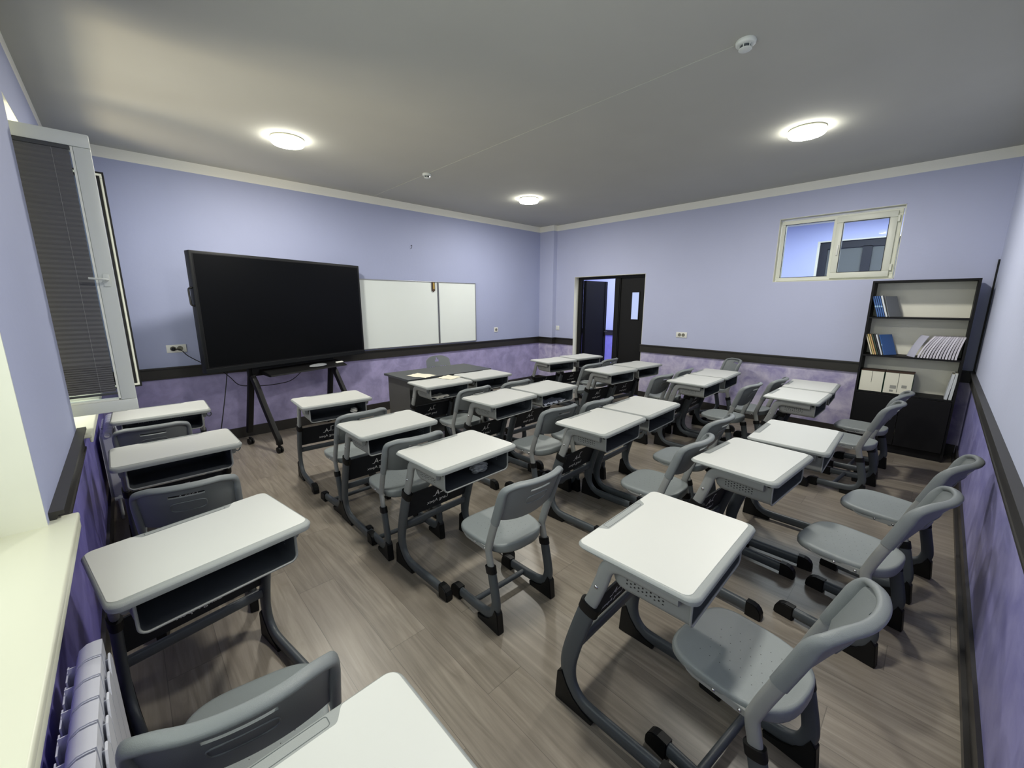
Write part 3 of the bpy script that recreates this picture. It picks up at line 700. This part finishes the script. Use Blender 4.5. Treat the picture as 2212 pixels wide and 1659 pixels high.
bm = bmesh.new(); prism(bm, [(.05, .865), (-.06, .845), (-.15, .815), (-.155, .800), (-.13, .795), (.0, .81), (.05, .82)], 0, -.42, .56, .003); box(bm, -.50, .50, .05, .08, .80, .95)
link('tray', done(bm, 'tray', M_blackmetal), None, tv)
ct, st = math.cos(TR), math.sin(TR)
def T_(u, v, z): return (1.70+u*ct-v*st, 5.49+u*st+v*ct, z)
bm = bmesh.new()
for rr, zz in ((.0, .0),):
    R = [[bm.verts.new((q*math.cos(2*PI*k/28)*1.9, q*math.sin(2*PI*k/28)*.62, h)) for k in range(28)] for q, h in ((.050, 0), (.062, .006), (.060, .012), (.045, .018), (.02, .021))]
    for i in range(4):
        for k in range(28): bm.faces.new((R[i][k], R[i][(k+1) % 28], R[i+1][(k+1) % 28], R[i+1][k]))
    bm.faces.new(R[0]); bm.faces.new(R[-1])
o = link('dish', done(bm, 'dish', M_clearplastic, 60)); o.location = T_(.20, -.085, .836); o.rotation_euler = (math.radians(16), 0, TR); tag(o, 'shallow clear oval dish lying on the screen stand tray', 'dish')
bm = bmesh.new(); box(bm, -.05, .05, -.015, .015, 0, .012, .003); o = link('eraser', done(bm, 'er', M_socket)); o.location = T_(.50, -.09, .838); o.rotation_euler = (math.radians(16), 0, TR); tag(o, 'small white block at the right end of the stand tray', 'eraser')

# cables
def at_front(x, z, y=D-.012): return (x, y, z)
o = curve_tube('power_cable', [(.645, D-.045, 1.105), (.675, D-.05, 1.09), (.72, D-.09, 1.03), (.80, D-.22, .97), (.88, D-.36, .93), (.96, D-.42, .87), (1.02, D-.40, .80), (1.10, D-.36, .70), (1.24, D-.30, .66), (1.36, D-.28, .645), (1.5, D-.25, .64), (1.66, D-.22, .66), (1.80, D-.20, .76), (1.88, D-.20, .86)], .0045, M_rubber)
tag(o, 'black power cable hanging from the wall socket behind the screen', 'cable')
o = curve_tube('loose_cable', [(.97, 5.27, .91), (.94, 5.27, .75), (.905, 5.24, .60), (.86, 5.2, .42), (.82, 5.17, .26), (.79, 5.12, .1), (.78, 5.05, .008), (.79, 4.9, .006)], .0045, M_rubber)
tag(o, 'thin black cable slanting down from the screen to the floor', 'cable')

# ------------------------------------------------------------------ wall fittings
def wboard(x0, x1, label):
    z0, z1 = .930, 1.912; y = D-.022
    r = root('whiteboard', label, 'whiteboard', ((x0+x1)/2, D, z0), 0, 'white boards on the front wall'); h = (x1-x0)/2; zz = z1-z0
    link('board', boxes('wb', M_wboard, [(-h+.008, h-.008, -.018, -.004, .008, zz-.008)]), None, r)
    bm = bmesh.new(); frame_xz(bm, -h, h, -.024, -.001, 0, zz, .014, .003); link('frame', done(bm, 'wbf', M_alu), None, r)
wboard(2.36, 3.952, 'wide whiteboard partly hidden behind the black screen')
wboard(3.958, 4.716, 'narrower whiteboard at the right end')
bm = bmesh.new(); prism(bm, [(-.028, .0), (-.028, .13), (.028, .13), (.028, .0), (.0, -.022)], 1, -.014, 0, .003)
r = root('eraser_pouch', 'small brown and yellow holder near the whiteboard joint', 'holder', (3.865, D-.024, 1.775)); link('body', done(bm, 'ep', mat('brown_plastic', (70, 48, 34), .5)), None, r)
link('yellow_insert', boxes('yi', mat('yellow_felt', (190, 160, 80), .8), [(-.010, .014, -.018, -.013, .02, .12)], .002), None, r)
def socket(name, label, x, y, z, nrm, gang, plug=False):
    r = root(name, label, 'socket', (x, y, z), 0 if nrm == 'y' else PI/2, 'white wall sockets'); h = .042*gang
    # faces -y in local space
    r.rotation_euler = (0, 0, 0 if nrm == 'y' else -PI/2)
    bm = bmesh.new(); box(bm, -h, h, -.011, 0, -.042, .042, .004); link('plate', done(bm, 'sp', M_socket, 40), None, r)
    for i in range(gang):
        cx_ = (i-(gang-1)/2)*.058
        bm = bmesh.new(); R = [[bm.verts.new((cx_+q*math.cos(2*PI*k/20), yy, q*math.sin(2*PI*k/20))) for k in range(20)] for q, yy in ((.026, -.011), (.024, -.0135), (.020, -.0125), (.0195, -.0115))]
        for a_ in range(3):
            for k in range(20): bm.faces.new((R[a_][k], R[a_][(k+1) % 20], R[a_+1][(k+1) % 20], R[a_+1][k]))
        bm.faces.new(R[-1]); link('outlet', done(bm, 'ou', mat('outlet_shadow', (120, 118, 104), .5), 40), None, r)
    return r
socket('wall_socket', 'double socket left of the screen with a black plug in it', .640, D, 1.108, 'y', 2)
bm = bmesh.new(); lathe_pts = [[(q*math.cos(2*PI*k/16), y_, q*math.sin(2*PI*k/16)) for k in range(16)] for q, y_ in ((.018, 0), (.019, -.02), (.016, -.036), (.007, -.045))]
loft(bm, lathe_pts); sweep(bm, [Vector((0, -.03, 0)), Vector((.03, -.036, -.002)), Vector((.05, -.036, -.005))], .006, .006, (0, 0, 1), 8); o = link('plug', done(bm, 'plug', M_rubber, 40)); o.location = (.611, D-.011, 1.106); tag(o, 'black round plug pushed into the left double socket', 'plug')
socket('wall_socket', 'single white socket right of the whiteboards', 5.187, D, 1.106, 'y', 1)
socket('wall_socket', 'double white socket on the door wall', W, 3.028, 1.108, 'x', 2)
bm = bmesh.new(); box(bm, -.011, 0, -.042, .042, -.042, .042, .004); r = root('light_switch', 'small white light switch between pillar and door', 'switch', (W, 5.50, 1.104)); link('plate', done(bm, 'ls', M_socket, 40), None, r)
link('rocker', boxes('rk', M_pvc, [(-.015, -.010, -.028, .028, -.028, .028)], .002), None, r)
bm = bmesh.new(); sweep(bm, catmull([(0, 0, .02), (.004, -.012, .022), (.010, -.02, .03), (.004, -.022, -.01), (-.014, -.018, -.024)], 4), .003, .003, (1, 0, 0), 6)
o = link('wall_hook', done(bm, 'hk', M_blackmetal, 50)); o.location = (3.514, D, 2.398); tag(o, 'tiny dark hook on the front wall above the whiteboard', 'hook')

# ceiling lights
for (x, y, lab) in ((1.535, 4.52, 'round white ceiling light above the screen'), (4.60, 4.52, 'round white ceiling light nearest the far corner'), (4.61, 1.305, 'round white ceiling light above the right-hand desks'), (1.535, 1.306, 'round white ceiling light above the camera side')):
    r = root('ceiling_light', lab, 'ceiling light', (x, y, H), 0, 'round ceiling lights')
    bm = bmesh.new(); lathe(bm, [(0, 0), (.126, 0), (.134, -.003), (.134, -.012), (.126, -.013)], 0, 0, 40); link('base_ring', done(bm, 'lb', M_lampbase, 40), None, r)
    bm = bmesh.new(); lathe(bm, [(.126, -.012), (.132, -.018), (.132, -.042), (.124, -.051), (.06, -.055), (0, -.056)], 0, 0, 40); link('diffuser', done(bm, 'ld', M_lampemit, 50), None, r)
# detectors
for (x, y, sc_, lab) in ((2.97, 1.272, 1.0, 'white round smoke detector above the right side, near'), (2.97, 4.543, .95, 'white round smoke detector far down the ceiling')):
    r = root('smoke_detector', lab, 'smoke detector', (x, y, H), 0, 'ceiling smoke detectors')
    bm = bmesh.new(); lathe(bm, [(0, 0), (.050*sc_, 0), (.052*sc_, -.006), (.050*sc_, -.018), (.046*sc_, -.022), (.032*sc_, -.024), (0, -.024)], 0, 0, 28); link('base', done(bm, 'sb', M_pvc, 40), None, r)
    bm = bmesh.new(); lathe(bm, [(.026*sc_, -.024), (.026*sc_, -.038), (0, -.038)], 0, 0, 20); link('chamber', done(bm, 'sc', M_slate, 40), None, r)
    bm = bmesh.new(); lathe(bm, [(0, -.046), (.030*sc_, -.046), (.034*sc_, -.043), (.034*sc_, -.040), (0, -.038)], 0, 0, 24)
    for k in range(6):
        a_ = k*PI/3; box(bm, .031*sc_*math.cos(a_)-.002, .031*sc_*math.cos(a_)+.002, .031*sc_*math.sin(a_)-.002, .031*sc_*math.sin(a_)+.002, -.042, -.022)
    link('cage', done(bm, 'cg', M_pvc, 40), None, r)
    link('indicator', boxes('ind', M_lampemit, [(.034*sc_, .044*sc_, -.004, .004, -.026, -.022)]), None, r)

# ------------------------------------------------------------------ teacher's desk and chair
r = root('teacher_desk', 'dark grey teacher desk below the whiteboards', 'desk', (3.07, 4.575, 0), -.01)
bm = bmesh.new(); box(bm, -.60, .60, -.30, .30, .725, .75, .002); link('desktop', done(bm, 'dt', M_deskgrey), None, r)
link('modesty_panel', boxes('mp', M_deskside, [(-.545, .545, -.24, -.222, .04, .725)]), None, r)
for s in (-1, 1): link('side_panel', boxes('sp', M_deskside, [(s*.555-.011, s*.555+.011, -.255, .26, 0, .725)]), None, r)
def moulded_chair(label, loc, rz):
    r = root('teacher_chair', label, 'chair', loc, rz)
    bm = bmesh.new(); NU, NV = 24, 12; G = []
    for j in range(NV+1):
        v = j/NV; rw = []
        for i in range(NU+1):
            u = -1+2*i/NU; wd = .215*(1-.10*v) ; z = .50+.34*v-.055*(abs(u)**3.2)*v
            rw.append(bm.verts.new((u*wd, -.19-.07*v-.045*(1-u*u), z)))
        G.append(rw)
    for j in range(NV):
        for i in range(NU):
            u = -1+2*(i+.5)/NU; v = (j+.5)/NV
            if (u/.20)**2+((v-.80)/.085)**2 < 1: continue
            if .36 < v < .62 and .22 < abs(u) < .85 and int((abs(u)+.001)*NU/2) % 2: continue
            bm.faces.new((G[j][i], G[j][i+1], G[j+1][i+1], G[j+1][i]))
    bmesh.ops.recalc_face_normals(bm, faces=bm.faces); bmesh.ops.solidify(bm, geom=bm.faces[:], thickness=.008)
    link('backrest', done(bm, 'tb', M_chair, 50), None, r)
    bm = bmesh.new(); loft(bm, [[(x, y, z) for x, y in rrect(-.21+i, .21-i, -.20+i, .21-i, .07)] for i, z in ((.015, .425), (0, .432), (0, .442), (.01, .448))]); link('seat', done(bm, 'ts', M_chair, 40), None, r)
    for sx in (-1, 1):
        bm = bmesh.new(); sweep(bm, catmull([(sx*.17, -.215, .62), (sx*.18, -.19, .43), (sx*.20, -.22, .012)], 6), .011, .011, (0, 1, 0), 10); link('leg', done(bm, 'tl', M_alu, 50), None, r)
        bm = bmesh.new(); sweep(bm, [Vector((sx*.17, .15, .43)), Vector((sx*.20, .20, .012))], .011, .011, (0, 1, 0), 10); link('leg', done(bm, 'tl2', M_alu, 50), None, r)
        for yy in (-.22, .20):
            bm = bmesh.new(); lathe(bm, [(0, 0), (.014, 0), (.014, .02), (0, .02)], sx*.20, yy, 12); link('foot_cap', done(bm, 'tc', M_rubber, 40), None, r)
    return r
moulded_chair('grey moulded chair with oval hand hole behind the teacher desk', (3.475, 4.97, 0), PI)
def sheet(label, loc, rz, w=.21, l=.297, m=M_paper, curl=.004, grp='loose paper sheets'):
    bm = bmesh.new(); n_ = 8; G = [[bm.verts.new((-w/2+w*i/n_, -l/2+l*j/n_, .001+curl*math.sin(i*1.1+j*.7)**2)) for i in range(n_+1)] for j in range(n_+1)]
    for j in range(n_):
        for i in range(n_): bm.faces.new((G[j][i], G[j][i+1], G[j+1][i+1], G[j+1][i]))
    o = link('paper_sheet', done(bm, 'sheet', m, 60)); o.location = loc; o.rotation_euler = (0, 0, rz); tag(o, label, 'paper', grp); return o
sheet('cream paper sheet on the left of the teacher desk', (2.72, 4.43, .750), .35, .21, .29)
sheet('cream paper sheet on the front-row desk beside the teacher desk', (2.86, 4.06, .7605), .30, .20, .20)
M_paper2 = mat('paper_dim', (205, 203, 195), .8)
sheet('folded sheet inside the basket of the front-row left paired desk', (2.58, 3.86, .6190), .2, .20, .17, M_paper2, .010)
sheet('sheet inside the basket of the second-row right paired desk', (3.20, 2.88, .6190), -.1, .20, .17, mat('paper_blue', (150, 156, 172), .8), .020)
sheet('second sheet in the basket of the second-row right paired desk', (3.36, 2.90, .6190), .4, .14, .16, mat('paper_blue2', (160, 164, 176), .8), .012)
def crumple(name, label, cat, loc, sc_, m):
    bm = bmesh.new(); bmesh.ops.create_icosphere(bm, subdivisions=3, radius=1)
    for v in bm.verts:
        k = 1+.30*math.sin(v.co.x*7+loc[0])*math.sin(v.co.y*6+1)*math.cos(v.co.z*8)+random.uniform(-.12, .12); v.co = Vector((v.co.x*k*sc_[0], v.co.y*k*sc_[1], v.co.z*k*sc_[2]))
    zmin = min(v.co.z for v in bm.verts)
    for v in bm.verts: v.co.z -= zmin
    o = link(name, done(bm, name, m)); o.location = loc; tag(o, label, cat)
crumple('crumpled_wrapper', 'crumpled clear plastic wrapper in the third-row desk basket', 'wrapper', (1.66, 2.05, .6190), (.06, .035, .03), M_clearplastic)
crumple('crumpled_paper', 'small crumpled paper ball in the front-row single desk basket', 'paper', (1.66, 3.83, .6190), (.028, .026, .024), M_paper2)

# ------------------------------------------------------------------ radiators
def radiator(label, x, y1, nsec, z0=.13, z1=.675, rotate=False):
    r = root('radiator', label, 'radiator', (0, y1, 0), 0, 'white radiators under the windows'); p = .080
    bm = bmesh.new()
    # rounded column body
    prof = [(x+.020, z0), (x+.020, z1-.035), (x+.028, z1-.012), (x+.044, z1-.001), (x+.060, z1), (x+.074, z1-.002), (x+.0745, z1-.012), (x+.0745, z1-.05), (x+.070, z0)]
    prism(bm, prof, 1, -.076, -.002, .003); body = done(bm, 'section', M_rad, 50)
    bm = bmesh.new(); box(bm, x+.002, x+.005, -.070, -.008, z0+.02, z1-.045); box(bm, x+.005, x+.024, -.041, -.038, z0+.02, z1-.03); fin = done(bm, 'fin', M_rad)
    bm = bmesh.new(); prism(bm, [(-.078, z0-.01), (-.078, z1-.075), (-.070, z1-.060), (-.052, z1-.040), (-.026, z1-.040), (-.008, z1-.060), (0, z1-.075), (0, z0-.01)], 0, x+.080, x+.085, .001); box(bm, x+.074, x+.081, -.041, -.037, z0+.01, z1-.05); fp = done(bm, 'front_plate', M_rad)
    for i in range(nsec):
        o = link('section', body, None, r); o.location = (0, -i*p, 0); o2 = link('fin', fin, None, o); o3 = link('front_plate', fp, None, o)
    bm = bmesh.new(); sweep(bm, [Vector((x+.046, -nsec*p+.004, z0+.03)), Vector((x+.046, -nsec*p-.05, z0+.03)), Vector((x+.046, -nsec*p-.052, .02)), Vector((x+.046, -nsec*p-.052, .0))], .011, .011, (1, 0, 0), 10)
    sweep(bm, [Vector((x+.02, -nsec*p-.04, z0+.03)), Vector((x+.11, -nsec*p-.04, z0+.03))], .015, .015, (0, 0, 1), 12); link('valve', done(bm, 'valve', M_pvc, 50), None, r)
    bm = bmesh.new(); sweep(bm, [Vector((x+.046, -nsec*p+.004, z1-.03)), Vector((x+.046, -nsec*p-.02, z1-.03))], .016, .016, (1, 0, 0), 12); link('plug_cap', done(bm, 'pc', M_socket, 50), None, r)
    return r
radiator('white finned radiator under the near window sill', .028, 1.80, 7)
radiator('white finned radiator under the far window beside the front desk', .022, 5.02, 8)

# ------------------------------------------------------------------ bookcase
BX, BY0, BY1, BZ = 6.10, .100, .868, 1.822
r = root('bookcase', 'tall black bookcase with three open shelves and lower doors', 'bookcase', (BX, BY0, 0)); bw = BY1-BY0; bd = .300
for yy in (0, bw-.018): link('side_panel', boxes('bs', M_shelfdark, [(0, bd, yy, yy+.018, 0, BZ)]), None, r)
link('top_panel', boxes('bt', M_shelfdark, [(0, bd, .018, bw-.018, BZ-.018, BZ)]), None, r)
link('back_panel', boxes('bb_', M_shelfback, [(bd-.006, bd, .018, bw-.018, .06, BZ-.018)]), None, r)
SH = (1.447, 1.043, .643)
for zz in SH: link('shelf', boxes('sh', M_shelfdark, [(.004, bd-.006, .018, bw-.018, zz-.016, zz)]), None, r)
link('plinth', boxes('pl', M_shelfdark, [(.012, .03, .018, bw-.018, 0, .09)]), None, r)
for y0_, y1_, hy in ((.020, bw/2-.002, bw/2-.03), (bw/2+.002, bw-.020, bw/2+.03)):
    dd = link('door', boxes('bd', M_shelfdark, [(-.016, .002, y0_, y1_, .095, SH[2]-.018)], .001), None, r)
    link('knob', boxes('kn', M_black, [(-.03, -.016, hy-.006, hy+.006, SH[2]-.09, SH[2]-.05)], .002), None, dd)
def book(name, label, cat, y, z, lean, th, h, d, m, x=BX+.03, grp=None, cover=None, yaw=0):
    """a book standing on its shelf, spine to the room, leaning by `lean` toward +y"""
    ro = root(name, label, cat, (x, y, z+max(0, th*math.sin(lean))), 0, grp); ro.rotation_euler = (-lean, 0, yaw)
    link('pages', boxes('pg', M_paper, [(.004, d-.003, .001, th-.001, .003, h-.003)]), None, ro)
    bm = bmesh.new(); box(bm, 0, d, 0, .0012, 0, h); box(bm, 0, d, th-.0012, th, 0, h); box(bm, 0, .0014, 0, th, 0, h)
    link('cover', done(bm, 'cv', m), None, ro)
    if cover: link('spine_band', boxes('bnd', cover, [(-.0006, .0005, .0005, th-.0005, h*.46, h*.54)]), None, ro)
    return ro
M_blue = mat('book_blue', (58, 98, 160), .4); M_white = mat('book_white', (215, 220, 224), .5); M_grey = mat('book_grey', (120, 124, 130), .5)
M_lblue = mat('band_light', (150, 185, 220), .5)
lean = .30; y = .790
for i in range(4):
    book('book', ('leftmost', 'second', 'third', 'fourth')[i]+' thin blue-spined book on the top shelf from the left', 'book', y-.0135, SH[0]+.001, lean, .0135, .225, .16, M_blue, grp='books on the top shelf', cover=M_lblue); y -= .0165
    if i == 3: y -= .001
book('book', 'white-spined book on the top shelf next to the blue ones', 'book', y-.016, SH[0]+.001, lean, .016, .228, .165, M_white, grp='books on the top shelf'); y -= .020
book('book', 'grey-covered book at the right end of the top shelf group', 'book', y-.012, SH[0]+.001, lean+.02, .008, .225, .17, M_grey, x=BX+.02, grp='books on the top shelf', yaw=-.5)
cols = [('cream', (214, 206, 180)), ('yellow', (206, 184, 120)), ('orange', (200, 160, 110)), ('dark green', (52, 70, 58)), ('black', (36, 36, 40)), ('white', (212, 216, 220))]
y = .787
for nm, rgb in cols:
    book('book', 'thin %s-spined book in the left group on the middle shelf' % nm, 'book', y-.012, SH[1]+.001, lean+.02, .013, .225, .16, mat('book_'+nm.replace(' ', '_'), rgb, .5), grp='books on the left of the middle shelf'); y -= .0165
book('book', 'blue-covered book leaning at the right of the left group', 'book', y-.014, SH[1]+.001, lean+.05, .010, .225, .175, M_blue, x=BX+.02, yaw=-.5, grp='books on the left of the middle shelf', cover=M_lblue)
# curved magazines sliding to the right on the middle shelf
nm_ = 13
for i in range(nm_):
    f = i/(nm_-1); th = .017; y = BY0+.050+f*.262; bow = 0; tilt = .022+.040*f
    bm = bmesh.new(); S_ = 10; A = []; B_ = []
    for k in range(S_+1):
        v = k/S_; zz = .222*v*math.cos(tilt*2.2); yo = -tilt*1.5*v**1.6 - 0*bow
        A.append((y+yo, zz)); B_.append((y+th-.003+yo, zz))
    poly = A+B_[::-1]; prism(bm, [(p[0]-y, p[1]) for p in poly], 0, 0, .19)
    rr = root('magazine', '%s white magazine from the right in the slumped middle-shelf row' % ('first second third fourth fifth sixth seventh eighth ninth tenth eleventh twelfth thirteenth'.split()[i]), 'magazine', (BX+.03, y, SH[1]+.001), 0, 'slumped magazines on the middle shelf')
    g = 226-14*(i % 3); link('pages', done(bm, 'mag', mat('magazine_%d' % i, (g, g-4, g+6), .6), 60), None, rr)
    bm = bmesh.new(); prism(bm, [(p[0]-y, p[1]) for p in [(a_[0]-.0012, a_[1]) for a_ in A]+A[::-1]], 0, -.001, .19); link('cover', done(bm, 'mc', mat('mag_cover_%d' % i, (150+14*(i % 4), 148+14*(i % 4), 162+12*(i % 4)), .5)), None, rr)
bm = bmesh.new(); A = [(-.085*(k/8)**1.3, .222*(k/8)) for k in range(9)]
prism(bm, [(p[0], p[1]) for p in A+[(a_[0]+.004, a_[1]) for a_ in A[::-1]]], 0, 0, .15)
rr = root('magazine', 'pale lilac magazine cover facing out at the left end of the slumped row', 'magazine', (BX+.018, BY0+.345, SH[1]+.001), .42, 'slumped magazines on the middle shelf'); link('cover', done(bm, 'mgl', mat('magazine_lilac', (196, 196, 214), .5), 60), None, rr)
# archive folders on the lower shelf
def folder(label, y, w, split):
    rr = root('archive_box', label, 'box', (BX+.012, y, SH[2]+.001), 0, 'white archive boxes on the lower shelf')
    link('carton', boxes('ct', mat('box_green', (34, 66, 50), .5), [(.003, .20, 0, w, 0, .225)]), None, rr)
    link('front_sheet', boxes('fs', mat('box_white', (224, 222, 204), .6), [(-.001, .003, .004, w-.004, .004, .222)]), None, rr)
    link('lid', boxes('lid', mat('box_brown', (72, 52, 40), .6), [(-.001, .20, 0, w, .225, .229)]), None, rr)
    if split: link('seam', boxes('sm', M_rubber, [(-.0018, -.0008, w*.5-.0015, w*.5+.0015, .10 if split == 1 else .02, .222)]), None, rr)
    return rr
folder('left white-fronted archive box on the lowest open shelf', .645, .195, 1)
b2 = folder('right white-fronted archive box with green side on the lowest open shelf', .418, .222, 2)
link('printed_block', boxes('pb', mat('print_grey', (150, 150, 142), .7), [(-.0018, -.0008, .04, .08, .07, .10), (-.0018, -.0008, .12, .17, .055, .09), (-.0018, -.0008, .14, .17, .02, .042)]), None, b2)
for i, yy in enumerate((.126, .156)):
    book('folder', ('rightmost', 'second from right')[i]+' white folder leaning on the lowest open shelf', 'folder', yy, SH[2]+.001, -.05-.04*i, .024, .27-.012*i, .20, M_white, grp='white folders on the lowest open shelf')

# ------------------------------------------------------------------ light
def area(name, loc, rot, sx, sy, power, color):
    L_ = bpy.data.lights.new(name, 'AREA'); L_.shape = 'RECTANGLE'; L_.size = sx; L_.size_y = sy; L_.energy = power; L_.color = color
    o = bpy.data.objects.new(name, L_); C.objects.link(o); o.location = loc; o.rotation_euler = rot; return o
for (x, y) in ((1.535, 4.52), (4.60, 4.52), (4.61, 1.305), (1.535, 1.306)):
    L_ = bpy.data.lights.new('lamp_light', 'AREA'); L_.shape = 'DISK'; L_.size = .24; L_.energy = 21; L_.color = (1, .975, .90)
    o = bpy.data.objects.new('lamp_light', L_); C.objects.link(o); o.location = (x, y, H-.060)
# daylight outside both windows
area('daylight', (-.34, 1.31, 1.70), (0, -PI/2, 0), 1.5, 1.7, 14, (1.0, .99, .93))
area('daylight', (-.34, 4.35, 1.70), (0, -PI/2, 0), 1.5, 1.6, 12, (1.0, .99, .93))
# unseen lamp added outside the far window to throw a warm patch on the ceiling
L_ = bpy.data.lights.new('added_bounce', 'AREA'); L_.shape = 'RECTANGLE'; L_.size = .9; L_.size_y = .7; L_.energy = 31; L_.color = (1, .84, .56)
o = bpy.data.objects.new('added_bounce', L_); C.objects.link(o); o.location = (-1.5, 4.3, .35)
o.rotation_euler = (Vector((1.0, 3.9, 3.0))-o.location).to_track_quat('-Z', 'Y').to_euler()
# unseen area lights added to brighten the corridor
area('corridor_light', (7.8, 4.6, H-.05), (0, 0, 0), 1.2, 2.6, 70, (.93, .96, 1.0))
area('corridor_light', (7.8, 1.2, H-.05), (0, 0, 0), 1.2, 1.6, 45, (.93, .96, 1.0))

w = bpy.data.worlds.new('World'); bpy.context.scene.world = w; w.use_nodes = True
w.node_tree.nodes['Background'].inputs[0].default_value = (1.0, .99, .95, 1); w.node_tree.nodes['Background'].inputs[1].default_value = .6

# ------------------------------------------------------------------ camera
cam = bpy.data.cameras.new('camera'); co = bpy.data.objects.new('camera', cam); C.objects.link(co); bpy.context.scene.camera = co
rt = Vector((0.72469425, -0.68906991, 0.00095112)); up = Vector((0.135826, 0.14420103, 0.98018231)); f = Vector((0.67555128, 0.7102033, -0.19809527))
M = Matrix((( rt.x, up.x, -f.x, .2652), (rt.y, up.y, -f.y, .3022), (rt.z, up.z, -f.z, 1.5970), (0, 0, 0, 1)))
co.matrix_world = M
cam.sensor_width = 36; cam.lens = 36*873.92/2212; cam.clip_start = .02
sc = bpy.context.scene
sc.view_settings.view_transform = 'Standard'; sc.view_settings.exposure = 0.74; sc.view_settings.gamma = 1.0
sc.cycles.use_denoising = True; sc.cycles.max_bounces = 8; sc.cycles.diffuse_bounces = 5; sc.cycles.caustics_reflective = False; sc.cycles.caustics_refractive = False
sc.cycles.sample_clamp_indirect = 4
